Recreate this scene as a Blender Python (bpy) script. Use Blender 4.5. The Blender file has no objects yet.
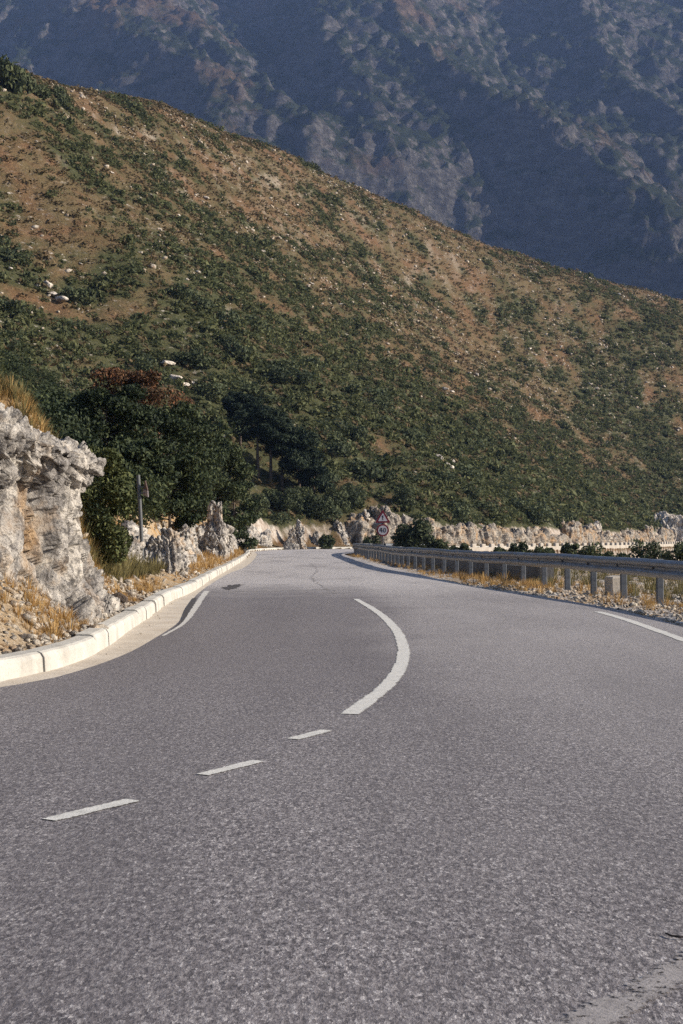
import bpy, math, random
import numpy as np
from mathutils import Vector

random.seed(11)
RNG = np.random.default_rng(11)
SC = bpy.context.scene
COL = SC.collection

# ------------------------------------------------------------------ camera geometry (50 mm lens, eye 1.11 m above the road)
F, CX, HZ, H = 1423.0, 341.5, 537.0, 1.11


def g(u, v, z=0.0):
    """road-plane point seen at photo position u, v"""
    d = F * (H - z) / (v - HZ)
    return ((u - CX) * d / F, d)


def at(u, v, d):
    return ((u - CX) * d / F, d, H + (HZ - v) * d / F)


# ------------------------------------------------------------------ noise (numpy)
_P = np.random.default_rng(3).permutation(256)
_P = np.concatenate([_P, _P, _P])
_G = np.random.default_rng(4).normal(size=(256, 3))
_G /= np.linalg.norm(_G, axis=1)[:, None]
_R = np.random.default_rng(5).random((256, 3))


def _hash(i, j, k):
    return _P[_P[_P[i & 255] + (j & 255)] + (k & 255)]


def perlin(p):
    p = np.asarray(p, float)
    i = np.floor(p).astype(int)
    f = p - i
    w = f * f * f * (f * (f * 6 - 15) + 10)
    out = 0
    for a in (0, 1):
        for b in (0, 1):
            for c in (0, 1):
                gr = _G[_hash(i[:, 0] + a, i[:, 1] + b, i[:, 2] + c)]
                dd = (gr * (f - np.array([a, b, c]))).sum(1)
                wt = (w[:, 0] if a else 1 - w[:, 0]) * (w[:, 1] if b else 1 - w[:, 1]) * (w[:, 2] if c else 1 - w[:, 2])
                out = out + dd * wt
    return out * 1.5


def fbm(p, octs=5, lac=2.05, gain=0.5):
    a, s, f, t = 1.0, 0.0, 1.0, 0.0
    for o in range(octs):
        s = s + a * perlin(p * f + o * 17.3)
        t += a
        a *= gain
        f *= lac
    return s / t


def ridged(p, octs=5, lac=2.05, gain=0.5):
    a, s, f, t = 1.0, 0.0, 1.0, 0.0
    for o in range(octs):
        s = s + a * (1 - np.abs(perlin(p * f + o * 9.1)) * 1.6)
        t += a
        a *= gain
        f *= lac
    return s / t


def worley(p):
    """F1, F2 and a random value of the nearest cell"""
    i = np.floor(p).astype(int)
    n = len(p)
    f1 = np.full(n, 9.0)
    f2 = np.full(n, 9.0)
    cell = np.zeros(n)
    fac = np.zeros(n)
    for a in (-1, 0, 1):
        for b in (-1, 0, 1):
            for c in (-1, 0, 1):
                q = i + np.array([a, b, c])
                h = _hash(q[:, 0], q[:, 1], q[:, 2])
                dv = p - (q + _R[h])
                d = np.linalg.norm(dv, axis=1)
                near = d < f1
                f2 = np.where(near, f1, np.minimum(f2, d))
                cell = np.where(near, _R[_P[h + 7], 0], cell)
                fac = np.where(near, (dv * _G[_P[h + 31]]).sum(1), fac)
                f1 = np.where(near, d, f1)
    return f1, f2, cell, fac


def sstep(a, b, x):
    t = np.clip((x - a) / (b - a), 0, 1)
    return t * t * (3 - 2 * t)


# ------------------------------------------------------------------ curves
def spline(pts, step=0.6):
    """Catmull-Rom through pts, resampled to even spacing"""
    p = np.array(pts, float)
    p = np.vstack([2 * p[0] - p[1], p, 2 * p[-1] - p[-2]])
    out = []
    for k in range(1, len(p) - 2):
        a, b, c, d = p[k - 1], p[k], p[k + 1], p[k + 2]
        n = max(4, int(np.linalg.norm(c - b) / (step * 0.25)))
        n = min(n, 400)
        t = np.linspace(0, 1, n, endpoint=False)[:, None]
        # centripetal-like tangents limited by the segment length
        L = np.linalg.norm(c - b)
        m1 = (c - a)
        m1 = m1 / (np.linalg.norm(m1) + 1e-9) * L
        m2 = (d - b)
        m2 = m2 / (np.linalg.norm(m2) + 1e-9) * L
        out.append((2 * t**3 - 3 * t**2 + 1) * b + (t**3 - 2 * t**2 + t) * m1 + (-2 * t**3 + 3 * t**2) * c + (t**3 - t**2) * m2)
    q = np.vstack(out + [p[-2][None]])
    s = np.concatenate([[0], np.cumsum(np.linalg.norm(np.diff(q, axis=0), axis=1))])
    n = max(2, int(s[-1] / step) + 1)
    ss = np.linspace(0, s[-1], n)
    return np.stack([np.interp(ss, s, q[:, k]) for k in range(q.shape[1])], 1)


def normals2(c):
    """unit normals pointing to the left of travel"""
    t = np.gradient(c[:, :2], axis=0)
    t /= np.linalg.norm(t, axis=1)[:, None] + 1e-9
    return np.stack([-t[:, 1], t[:, 0]], 1)


def signed_dist(P, c):
    """signed distance (left of travel positive) from points P (n,2) to polyline c"""
    out = np.empty(len(P))
    a, b = c[:-1], c[1:]
    ab = b - a
    l2 = (ab**2).sum(1)
    for s in range(0, len(P), 20000):
        q = P[s:s + 20000]
        ap = q[:, None] - a[None]
        t = np.clip((ap * ab).sum(2) / l2, 0, 1)
        d = ap - t[..., None] * ab
        d2 = (d**2).sum(2)
        k = d2.argmin(1)
        r = np.arange(len(q))
        cr = ab[k, 0] * ap[r, k, 1] - ab[k, 1] * ap[r, k, 0]
        out[s:s + 20000] = np.sqrt(d2[r, k]) * np.where(cr >= 0, 1, -1)
    return out


FAR_L = [(-6.9, 108), (-6.3, 120), (-4.6, 128), (-2.2, 132), (1, 135), (5, 138.5), (11, 145), (20, 158), (32, 185), (44, 215), (56, 245), (70, 280),
         (90, 315), (130, 350), (220, 400), (400, 480)]
KERB = [(-30, -16), (-18, -5), (-11.5, 1.2), (-7.6, 5.2), (-4.9, 8.0), (-3.5, 9.6)] + [g(*q) for q in
        [(0, 682), (28, 675), (72, 663), (103, 649), (134, 627), (147, 619), (170, 602), (194, 591), (212, 579), (231, 568)]] + [(-4.7, 68), (-5.9, 92)] + FAR_L
ASPH_L = [(-29, -19), (-17.5, -6.5), (-11, .2), (-7.1, 4.4), (-4.4, 7.4), (-3.2, 9.1)] + [g(*q) for q in
          [(0, 687), (60, 676), (123, 655), (155, 638), (179, 622), (190, 607), (197, 595), (211, 584), (230, 573)]] + [(-3.55, 52), (-4.2, 68), (-5.45, 92), (-6.45, 108),
          (-5.85, 119.8), (-4.3, 127.5), (-2.0, 131.4), (1.3, 134.5), (5.3, 138), (11.4, 144.5), (20.4, 157.6), (32.4, 184.8), (44.4, 214.8),
          (56.4, 244.8), (70.4, 279.7), (90.3, 314.6), (130.2, 349.6), (220.2, 399.6), (400.2, 479.6)]
EDGE_R = [(-22, -24), (-9, -9.5), (-3.2, -2.0), (-.9, 1.3), g(583, 1022), g(683, 964), (2.2, 5.7), (3.05, 8.2), (3.5, 11.4)] + [g(*q) for q in
          [(683, 640), (610, 615), (560, 604), (520, 597), (446, 585), (378.5, 567), (356, 560.5)]] + [(-.25, 92), (.4, 99), (2.0, 106), (5.0, 113), (10.5, 122),
          (17.5, 134), (27.5, 151.5), (39, 177), (51, 208), (63, 240), (77, 274), (97, 307), (137, 342), (225, 391), (404, 471)]
RAIL = [(5.2, 9.5), (5.6, 13), (5.75, 16.5), (5.62, 20), (5.36, 23.4), (5.03, 26.3), (4.66, 29.8), (4.15, 34.3), (3.5, 39.5), (2.75, 46), (2.2, 52.6), (1.6, 67),
        (1.05, 80), (.75, 90), (.95, 96), (1.8, 101.5), (4.2, 108), (8, 114.5)]
C_KERB, C_ASPH, C_EDGE, C_RAIL = spline(KERB, .5), spline(ASPH_L, .5), spline(EDGE_R, .5), spline(RAIL, .25)


def simplify(c, near=140, st=8):
    m = np.hypot(c[:, 0], c[:, 1]) < near
    keep = np.zeros(len(c), bool)
    keep[::st] = True
    keep[m & (np.arange(len(c)) % 2 == 0)] = True
    keep[-1] = True
    return c[keep]


S_KERB, S_EDGE = simplify(C_KERB), simplify(C_EDGE)

# ------------------------------------------------------------------ terrain height
SKY_U = np.array([-900, -500, -250, -100, 0, 60, 100, 160, 200, 280, 340, 400, 460, 520, 580, 640, 683, 800, 1000, 1400, 2500])
SKY_V = np.array([180, 120, 60, 65, 84, 95, 100, 108, 125, 148, 180, 205, 235, 258, 278, 296, 306, 345, 400, 450, 500])
RID_R = np.array([170, 220, 260, 290, 305, 315, 322, 333, 342, 362, 380, 400, 420, 440, 460, 480, 492, 530, 600, 720, 900])
_thA = np.arctan((SKY_U - CX) / F)
_uf = CX + F * C_KERB[:, 0] / np.maximum(C_KERB[:, 1], .5)
_ok = C_KERB[:, 1] > 1
_thF = np.arctan2(C_KERB[_ok, 0], C_KERB[_ok, 1])
_rF = np.hypot(C_KERB[_ok, 0], C_KERB[_ok, 1])
_o = np.argsort(_thF)
_thF, _rF = _thF[_o], _rF[_o]
_tg = np.radians(np.arange(-100, 100, .1))
_rg = np.interp(_tg, _thF, _rF)
_kw = np.exp(-.5 * (np.arange(-40, 41) / 14.0)**2)
_rg = np.exp(np.convolve(np.pad(np.log(_rg), 40, mode='edge'), _kw / _kw.sum(), 'valid'))
_thF, _rF = _tg, _rg


def height(x, y, detail=True):
    x = np.asarray(x, float).ravel()
    y = np.asarray(y, float).ravel()
    P = np.stack([x, y], 1)
    r = np.hypot(x, y)
    th = np.arctan2(x, y)
    sL = np.full(len(x), -50.0)
    sR = np.full(len(x), -50.0)
    m = r < 900
    sL[m] = signed_dist(P[m], S_KERB)
    sR[m] = -signed_dist(P[m], S_EDGE)
    rf = np.interp(th, _thF, _rF)
    rr = np.interp(th, _thA, RID_R)
    zr = np.interp(th, _thA, (HZ - SKY_V) / F * RID_R) + H
    t = (r - rf) / np.maximum(rr - rf, 40)
    # slope up to the ridge with a rounded crest, falling away behind it
    tt = np.clip(t, 0, 1)
    prof = tt + .10 * np.sin(np.pi * tt) * (1 - tt)
    back = np.clip(t - 1, 0, 3)
    zp = zr * prof - zr * np.minimum(1.5, 1.1 * back * back + .25 * back)
    so = np.maximum(0, sL - 1.3)
    zl = .60 * so + .003 * so * so
    k = 4.0
    hh = np.clip(.5 + .5 * (zl - zp) / k, 0, 1)
    hill = np.where(sL > 0, zl * (1 - hh) + zp * hh - k * hh * (1 - hh), 0)
    hill = np.maximum(hill, np.where(t < 1, 0, -120))
    hill = np.where((sL > 0) | (r > 900), hill, 0)
    hill = np.where(r > 900, -40.0, hill)
    p3 = np.stack([x, y, np.zeros_like(x)], 1)
    on = sstep(2, 14, sL)
    if detail:
        big = fbm(p3 / 75.0, 3) * 7.0 * sstep(10, 60, sL) * np.clip(1.15 - tt, .15, 1)
        med = fbm(p3 / 14.0 + 5, 3) * 1.5 * on
        sm = fbm(p3 / 3.1 + 9, 3) * .45 * on
        hill = hill + big * .8 + med + sm
        cutn = fbm(p3 / 9.0 + 31, 3)
        cut = (.45 + .55 * sstep(60, 110, r)) * sstep(24, 34, r) * (1.7 + 1.7 * cutn) * (1 - .35 * sstep(150, 200, y))  * sstep(1.5, 2.5, sL + .6 * fbm(p3 / 2.2 + 3, 2)) * (sL > 0)
        hill = hill + np.maximum(cut, 0) * (1 - sstep(15, 100, sL))
    hill = hill + 2.3 * np.exp(-((x + 5.1) / 1.25)**2 - ((y - 21.9) / 1.9)**2) * sstep(.5, 1.7, sL)
    verge = np.where(sL > 0, .13 + .25 * sstep(0.1, 1.6, sL), 0)
    # outer side: terrace, then the gully
    tw = 6.5 - 5.6 * sstep(75, 112, y)
    fall = np.maximum(0, sR - tw)
    wall = 2.4 * sstep(.05, .5, fall) * sstep(90, 118, y)
    gully = np.where(sR > 0, -.03 - wall - np.minimum(14, .42 * fall), 0)
    if detail:
        gully = gully + np.where(sR > .6, fbm(p3 / 4.0 + 3, 3) * (.10 + .5 * sstep(0, 8, fall)), 0)
        verge = verge + np.where(sL > .25, fbm(p3 / .9 + 2, 3) * .10 * sstep(.2, 1, sL), 0)
    z = -.07 + np.where(sL > 0, verge + hill + .07, np.where(sR > 0, gully, 0))
    z = np.where(r > 900, -40 - 0 * z, z)
    e = sstep(600, 900, r)
    z = z * (1 - e) + -40 * e
    return z, sL, sR, t


def veg_density(x, y, t):
    """how much scrub grows: dense low on the slope, in clumps along the contours higher up"""
    ca, sa = math.cos(.32), math.sin(.32)
    bx, by = x * ca - y * sa, x * sa + y * ca
    b1 = fbm(np.stack([bx / 20, by / 55, 0 * x + 2], 1), 4)
    b2 = fbm(np.stack([bx / 5.5, by / 11, 0 * x + 7], 1), 4)
    um = CX + F * x / np.maximum(y, 1)
    return .92 - .66 * sstep(.05, .75, t) + .85 * b1 + 1.05 * b2 + .16 * sstep(420, 683, um)


def hit(u, v, dmin=20., dmax=620.):
    """where the sight line through photo position u, v meets the terrain"""
    d = np.exp(np.linspace(math.log(dmin), math.log(dmax), 1400))
    x = (u - CX) * d / F
    z = H + (HZ - v) * d / F
    hz = height(x, d)[0]
    k = np.argmax(hz >= z)
    if hz[k] < z[k]:
        return None
    return float(x[k]), float(d[k]), float(hz[k])


# ------------------------------------------------------------------ mesh helpers
def mesh(name, V, Fc, mat, parent=None, smooth=False, loc=None):
    V = np.asarray(V, float)
    me = bpy.data.meshes.new(name)
    if isinstance(Fc, np.ndarray):
        n, k = Fc.shape
        me.vertices.add(len(V))
        me.vertices.foreach_set('co', V.astype(np.float32).ravel())
        me.loops.add(n * k)
        me.loops.foreach_set('vertex_index', Fc.astype(np.int32).ravel())
        me.polygons.add(n)
        me.polygons.foreach_set('loop_start', np.arange(0, n * k, k, dtype=np.int32))
        me.update(calc_edges=True)
    else:
        me.from_pydata([tuple(v) for v in V], [], Fc)
        me.update()
    if smooth:
        me.polygons.foreach_set('use_smooth', np.ones(len(me.polygons), bool))
    me.materials.append(mat)
    o = bpy.data.objects.new(name, me)
    COL.objects.link(o)
    if parent:
        o.parent = parent
    if loc is not None:
        o.location = loc
    return o


def tag(o, label, cat, group=None, kind=None):
    o['label'] = label
    o['category'] = cat
    if group:
        o['group'] = group
    if kind:
        o['kind'] = kind
    return o


def struct(o, label=None, cat=None):
    o['kind'] = 'structure'
    if label:
        o['label'] = label
        o['category'] = cat
    return o


def empty(name, loc, rz=0):
    o = bpy.data.objects.new(name, None)
    o.empty_display_size = .3
    COL.objects.link(o)
    o.location = loc
    o.rotation_euler = (0, 0, rz)
    return o


def join(parts):
    Vs, Fs, n = [], [], 0
    for V, Fc in parts:
        Vs.append(V)
        Fs.append(np.asarray(Fc) + n)
        n += len(V)
    return np.vstack(Vs), np.vstack(Fs)


def grid_faces(n, m, wrap=False):
    i = np.arange(n - 1)[:, None] * m
    if wrap:
        j = np.arange(m)[None]
        j2 = (j + 1) % m
    else:
        j = np.arange(m - 1)[None]
        j2 = j + 1
    return np.stack([i + j, i + j2, i + m + j2, i + m + j], -1).reshape(-1, 4)


def tube(path, radii, n=8, cap=True):
    path = np.asarray(path, float)
    radii = np.asarray(radii, float)
    T = np.gradient(path, axis=0)
    T /= np.linalg.norm(T, axis=1)[:, None] + 1e-9
    ref = np.array([.31, .95, .08]) if abs(T[0, 1]) < .8 else np.array([1., .1, .1])
    A = np.cross(T, ref)
    A /= np.linalg.norm(A, axis=1)[:, None]
    B = np.cross(T, A)
    an = np.linspace(0, 2 * np.pi, n, endpoint=False)
    V = path[:, None] + radii[:, None, None] * (np.cos(an)[None, :, None] * A[:, None] + np.sin(an)[None, :, None] * B[:, None])
    V = V.reshape(-1, 3)
    Fc = grid_faces(len(path), n, True)
    if cap:
        k = len(V)
        V = np.vstack([V, path[0], path[-1]])
        a = np.arange(n)
        b = (a + 1) % n
        e = (len(path) - 1) * n
        Fc = np.vstack([Fc, np.stack([np.full(n, k), b, a, a], 1), np.stack([np.full(n, k + 1), a + e, b + e, b + e], 1)])
    return V, Fc


def tri_clean(V, Fc):
    """faces with a repeated last corner become triangles"""
    return [tuple(f[:3]) if f[2] == f[3] else tuple(f) for f in Fc.tolist()]


def box(sx, sy, sz, c=(0, 0, 0), bev=.0):
    x, y, z = sx / 2, sy / 2, sz / 2
    b = min(bev, x * .9, y * .9)
    ring = [(-x + b, -y), (x - b, -y), (x, -y + b), (x, y - b), (x - b, y), (-x + b, y), (-x, y - b), (-x, -y + b)] if b > 0 else [(-x, -y), (x, -y), (x, y), (-x, y)]
    n = len(ring)
    lv = [(-z, 1), (z - b, 1), (z, 1)] if b > 0 else [(-z, 1), (z, 1)]
    V = []
    for q, (h, _) in enumerate(lv):
        for (a, e) in ring:
            if b > 0 and q == 2:
                a -= math.copysign(b * .6, a)
                e -= math.copysign(b * .6, e)
            V.append((a + c[0], e + c[1], h + c[2]))
    Fc = [tuple(range(n))[::-1], tuple(range((len(lv) - 1) * n, len(lv) * n))]
    for q in range(len(lv) - 1):
        for a in range(n):
            e = (a + 1) % n
            Fc.append((q * n + a, q * n + e, q * n + n + e, q * n + n + a))
    return V, Fc


def joinpoly(parts):
    V, Fc = [], []
    for v, f in parts:
        n = len(V)
        V += [tuple(p) for p in v]
        Fc += [tuple(i + n for i in q) for q in f]
    return V, Fc


def strip(name, a, b, z, mat, parent=None):
    """flat ribbon between two polylines with the same number of points"""
    a, b = np.asarray(a), np.asarray(b)
    V = np.vstack([np.c_[a, np.full(len(a), z)], np.c_[b, np.full(len(b), z)]])
    n = len(a)
    i = np.arange(n - 1)
    return mesh(name, V, np.stack([i + n, i + n + 1, i + 1, i], 1), mat, parent)


def ribbon(name, c, w, z, mat):
    w = np.broadcast_to(np.asarray(w, float), (len(c),))[:, None]
    n = normals2(c)
    cols = [c + n * w / 2 * f for f in (1, .6, 0, -.6, -1)]
    V = np.stack([np.c_[q, np.full(len(c), z)] for q in cols], 1).reshape(-1, 3)
    o = mesh(name, V, grid_faces(len(c), 5)[:, ::-1], mat)
    av = o.data.attributes.new('across', 'FLOAT', 'POINT')
    av.data.foreach_set('value', np.tile(np.array([0, .8, 1, .8, 0], np.float32), len(c)))
    return o


# ------------------------------------------------------------------ materials
class NT:
    def __init__(s, name):
        s.m = bpy.data.materials.new(name)
        s.m.use_nodes = True
        s.t = s.m.node_tree
        s.b = s.t.nodes['Principled BSDF']
        s.out = s.t.nodes['Material Output']
        s.co = s.n('ShaderNodeTexCoord').outputs['Object']

    def n(s, kind, **kw):
        nd = s.t.nodes.new(kind)
        for k, v in kw.items():
            setattr(nd, k, v)
        return nd

    def set(s, sock, v):
        if hasattr(v, 'is_output'):
            s.t.links.new(v, sock)
        elif isinstance(v, (tuple, list)) and len(v) == 3 and sock.type == 'RGBA':
            sock.default_value = (*v, 1)
        else:
            sock.default_value = v

    def geo(s, out='Position'):
        return s.n('ShaderNodeNewGeometry').outputs[out]

    def mapped(s, scale=(1, 1, 1), rot=(0, 0, 0), loc=(0, 0, 0), src=None):
        mp = s.n('ShaderNodeMapping')
        s.set(mp.inputs['Vector'], src or s.co)
        mp.inputs['Scale'].default_value = scale
        mp.inputs['Rotation'].default_value = rot
        mp.inputs['Location'].default_value = loc
        return mp.outputs[0]

    def noise(s, scale, detail=5, rough=.55, vec=None, dist=0.0, out='Fac'):
        nd = s.n('ShaderNodeTexNoise')
        s.set(nd.inputs['Vector'], vec or s.co)
        nd.inputs['Scale'].default_value = scale
        nd.inputs['Detail'].default_value = detail
        nd.inputs['Roughness'].default_value = rough
        nd.inputs['Distortion'].default_value = dist
        return nd.outputs[out]

    def voro(s, scale, vec=None, feature='F1', out='Distance', rnd=1.0):
        nd = s.n('ShaderNodeTexVoronoi', feature=feature)
        s.set(nd.inputs['Vector'], vec or s.co)
        nd.inputs['Scale'].default_value = scale
        nd.inputs['Randomness'].default_value = rnd
        return nd.outputs[out]

    def ramp(s, f, *stops, interp='LINEAR'):
        nd = s.n('ShaderNodeValToRGB')
        nd.color_ramp.interpolation = interp
        e = nd.color_ramp.elements
        while len(e) < len(stops):
            e.new(.5)
        for k, (p, c) in enumerate(stops):
            e[k].position = p
            e[k].color = (c, c, c, 1) if not isinstance(c, tuple) else (*c, 1)
        s.set(nd.inputs[0], f)
        return nd.outputs[0]

    def mix(s, f, a, b, mode='MIX'):
        nd = s.n('ShaderNodeMix', data_type='RGBA', blend_type=mode)
        s.set(nd.inputs[0], f)
        s.set(nd.inputs[6], a)
        s.set(nd.inputs[7], b)
        return nd.outputs[2]

    def math(s, op, a, b=0.0, clamp=False):
        nd = s.n('ShaderNodeMath', operation=op, use_clamp=clamp)
        s.set(nd.inputs[0], a)
        s.set(nd.inputs[1], b)
        return nd.outputs[0]

    def sep(s, v):
        nd = s.n('ShaderNodeSeparateXYZ')
        s.set(nd.inputs[0], v)
        return nd.outputs

    def bump(s, h, strength=.5, dist=.02, prev=None):
        nd = s.n('ShaderNodeBump')
        nd.inputs['Strength'].default_value = strength
        nd.inputs['Distance'].default_value = dist
        s.set(nd.inputs['Height'], h)
        if prev:
            s.set(nd.inputs['Normal'], prev)
        return nd.outputs[0]

    def done(s, color, rough=.9, normal=None, metal=0.0, spec=.3):
        s.set(s.b.inputs['Base Color'], color)
        s.set(s.b.inputs['Roughness'], rough)
        s.set(s.b.inputs['Metallic'], metal)
        s.b.inputs['Specular IOR Level'].default_value = spec
        if normal:
            s.set(s.b.inputs['Normal'], normal)
        return s.m


def m_asphalt():
    t = NT('asphalt')
    wv = t.mix(.012, t.mapped((1, .42, 1), (0, 0, 0)), t.noise(30, 2, out='Color'), 'ADD')
    c1 = t.sep(t.voro(98, vec=wv, out='Color'))[0]
    c2 = t.sep(t.voro(210, vec=wv, out='Color'))[0]
    fine = t.noise(150, 3, .7)
    mid = t.noise(43, 5, .78, vec=t.mapped((1, .42, 1)))
    patch = t.noise(.55, 6, .65)
    lane = t.noise(.8, 4, .55, vec=t.mapped((1.2, .16, 1), (0, 0, .12)))
    h = t.math('ADD', t.math('MULTIPLY', c1, .5), t.math('MULTIPLY', c2, .5))
    base = t.ramp(h, (.12, (.055, .049, .053)), (.38, (.132, .119, .125)), (.60, (.208, .189, .195)), (.80, (.31, .288, .288)), (.95, (.52, .49, .485)))
    base = t.mix(t.ramp(mid, (.36, .75), (.50, 0.0)), base, (.045, .041, .045))
    base = t.mix(t.ramp(mid, (.56, 0.0), (.70, .35)), base, (.26, .24, .24))
    base = t.mix(t.ramp(patch, (.44, 0.0), (.72, .30)), base, (.205, .188, .19))
    base = t.mix(t.ramp(lane, (.44, 0.0), (.70, .42)), base, (.070, .062, .068))
    # dark oily drips and a few pale scuffs
    base = t.mix(t.ramp(t.noise(2.4, 5, .7, vec=t.mapped(loc=(3, 1, 0))), (.62, 0.0), (.74, .45)), base, (.045, .042, .044))
    y = t.sep(t.co)[1]
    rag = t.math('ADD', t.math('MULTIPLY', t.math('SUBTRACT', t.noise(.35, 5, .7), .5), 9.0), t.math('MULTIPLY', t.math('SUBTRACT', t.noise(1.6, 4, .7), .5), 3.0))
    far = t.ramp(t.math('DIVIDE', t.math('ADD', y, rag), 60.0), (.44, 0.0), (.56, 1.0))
    old_glare = t.ramp(t.noise(9, 6, .7), (.3, (.33, .308, .302)), (.7, (.50, .472, .462)))  # older pale surfacing, lightened further to stand for glancing glare
    old_glare = t.mix(t.ramp(t.noise(.5, 4, .6, vec=t.mapped((1, .25, 1))), (.48, 0.0), (.66, .5)), old_glare, (.17, .158, .158))
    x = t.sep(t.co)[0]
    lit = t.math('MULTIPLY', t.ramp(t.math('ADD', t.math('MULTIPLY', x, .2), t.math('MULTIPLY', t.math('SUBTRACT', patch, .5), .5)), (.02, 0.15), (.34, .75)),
                 t.ramp(t.math('DIVIDE', y, 30.0), (.12, 0.0), (.55, .55)))  # right lane paler with distance: dust plus glancing brightness put into the colour
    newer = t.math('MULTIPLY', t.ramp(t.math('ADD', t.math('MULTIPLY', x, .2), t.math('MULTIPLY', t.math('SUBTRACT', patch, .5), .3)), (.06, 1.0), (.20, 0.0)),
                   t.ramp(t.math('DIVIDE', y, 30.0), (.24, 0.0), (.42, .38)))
    base = t.mix(lit, base, old_glare)
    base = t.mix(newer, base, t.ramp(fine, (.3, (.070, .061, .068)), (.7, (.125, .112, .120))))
    base = t.mix(t.math('MULTIPLY', far, .80), base, old_glare)
    n = t.bump(h, .9, .008)
    n = t.bump(mid, .8, .010, n)
    return t.done(base, t.ramp(mid, (.3, .62), (.7, .85)), n, spec=.4)


def paint_mat(name, c0, c1, amount, ragged):
    """road paint with worn-through holes and chipped edges; 'across' runs from 0 at the line's edge to 1 in its middle"""
    t = NT(name)
    at_ = t.n('ShaderNodeAttribute', attribute_name='across').outputs['Fac']
    n1 = t.noise(38, 6, .8)
    n2 = t.noise(3.2, 4, .6)
    c = t.ramp(t.noise(14, 5, .7), (.3, c0), (.7, c1))
    c = t.mix(t.ramp(t.noise(70, 3, .7), (.30, .5), (.48, 0.0)), c, tuple(q * .45 for q in c0))
    keep = t.math('ADD', n1, t.math('MULTIPLY', t.math('SUBTRACT', at_, .5), ragged))
    keep = t.math('ADD', keep, t.math('MULTIPLY', t.math('SUBTRACT', .5, n2), .75))
    k = t.ramp(keep, (amount - .03, 0.0), (amount + .06, 1.0))
    m = t.done(c, .85, t.bump(t.noise(120, 3), .5, .006), spec=.2)
    tr = t.n('ShaderNodeBsdfTransparent')
    mx = t.n('ShaderNodeMixShader')
    t.set(mx.inputs[0], k)
    t.t.links.new(tr.outputs[0], mx.inputs[1])
    t.t.links.new(t.b.outputs[0], mx.inputs[2])
    t.t.links.new(mx.outputs[0], t.out.inputs['Surface'])
    return m


def m_concrete(name, a, b, sc=3.0, stain=(.25, .21, .16)):
    t = NT(name)
    n1 = t.noise(sc, 6, .65)
    c = t.ramp(n1, (.3, a), (.7, b))
    c = t.mix(t.ramp(t.noise(sc * .6, 5, .7, vec=t.mapped((1, 1, .4), loc=(4, 2, 1))), (.52, 0.0), (.72, .6)), c, stain)
    c = t.mix(t.ramp(t.noise(sc * 22, 3, .6), (.30, .5), (.46, 0.0)), c, tuple(q * .6 for q in a))
    return t.done(c, .9, t.bump(t.noise(sc * 14, 4), .35, .02))


def m_gutter():
    t = NT('gutter_dust')
    n1 = t.noise(1.7, 6, .65)
    c = t.ramp(n1, (.3, (.40, .34, .27)), (.7, (.56, .50, .42)))
    c = t.mix(t.ramp(t.noise(9, 5, .7), (.50, 0.0), (.75, .5)), c, (.27, .23, .19))
    c = t.mix(t.ramp(t.noise(120, 2, .6), (.28, .6), (.42, 0.0)), c, (.18, .15, .12))
    return t.done(c, .95, t.bump(t.noise(40, 4), .35, .02))


def m_rock(name='limestone', scale=1.0, warm=.35, bright=1.0, tint=(1, 1, 1)):
    t = NT(name)
    b = bright
    q = t.mapped((scale, scale, scale))
    n1 = t.noise(1.6, 8, .68, vec=q, dist=.4)
    n2 = t.noise(7.0, 6, .7, vec=q)
    c = t.ramp(n1, (.30, (.115 * b, .11 * b, .112 * b)), (.43, (.25 * b, .24 * b, .235 * b)), (.56, (.43 * b, .41 * b, .385 * b)), (.74, (.62 * b, .59 * b, .545 * b)))
    c = t.mix(t.ramp(n2, (.38, .85), (.50, 0.0)), c, (.055, .053, .056))
    c = t.mix(t.ramp(n2, (.58, 0.0), (.68, .6)), c, (.70, .675, .63))
    lich = t.ramp(t.noise(3.1, 4, .7, vec=t.mapped((scale,) * 3, loc=(3, 8, 1))), (.55, 0.0), (.68, .7))
    c = t.mix(lich, c, (.105, .102, .104))
    o = t.ramp(t.noise(.9, 5, .65, vec=t.mapped((scale,) * 3, loc=(9, 1, 4))), (.56 - .1 * warm, 0.0), (.74 - .1 * warm, .85))
    c = t.mix(o, c, t.ramp(n2, (.3, (.26, .15, .065)), (.7, (.52, .37, .22))))
    cr = t.voro(2.6, vec=t.mapped((scale, scale, scale * .6), (.3, .2, .5)), feature='DISTANCE_TO_EDGE')
    c = t.mix(t.ramp(cr, (.0, .55), (.05, 0.0)), c, (.07, .06, .055))
    c = t.mix(1.0, c, tint, 'MULTIPLY')
    n = t.bump(n1, .7, .22 / scale)
    n = t.bump(n2, .8, .07 / scale, n)
    n = t.bump(t.noise(28, 5, .7, vec=q), .6, .02 / scale, n)
    return t.done(c, .95, n, spec=.15)


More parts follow.
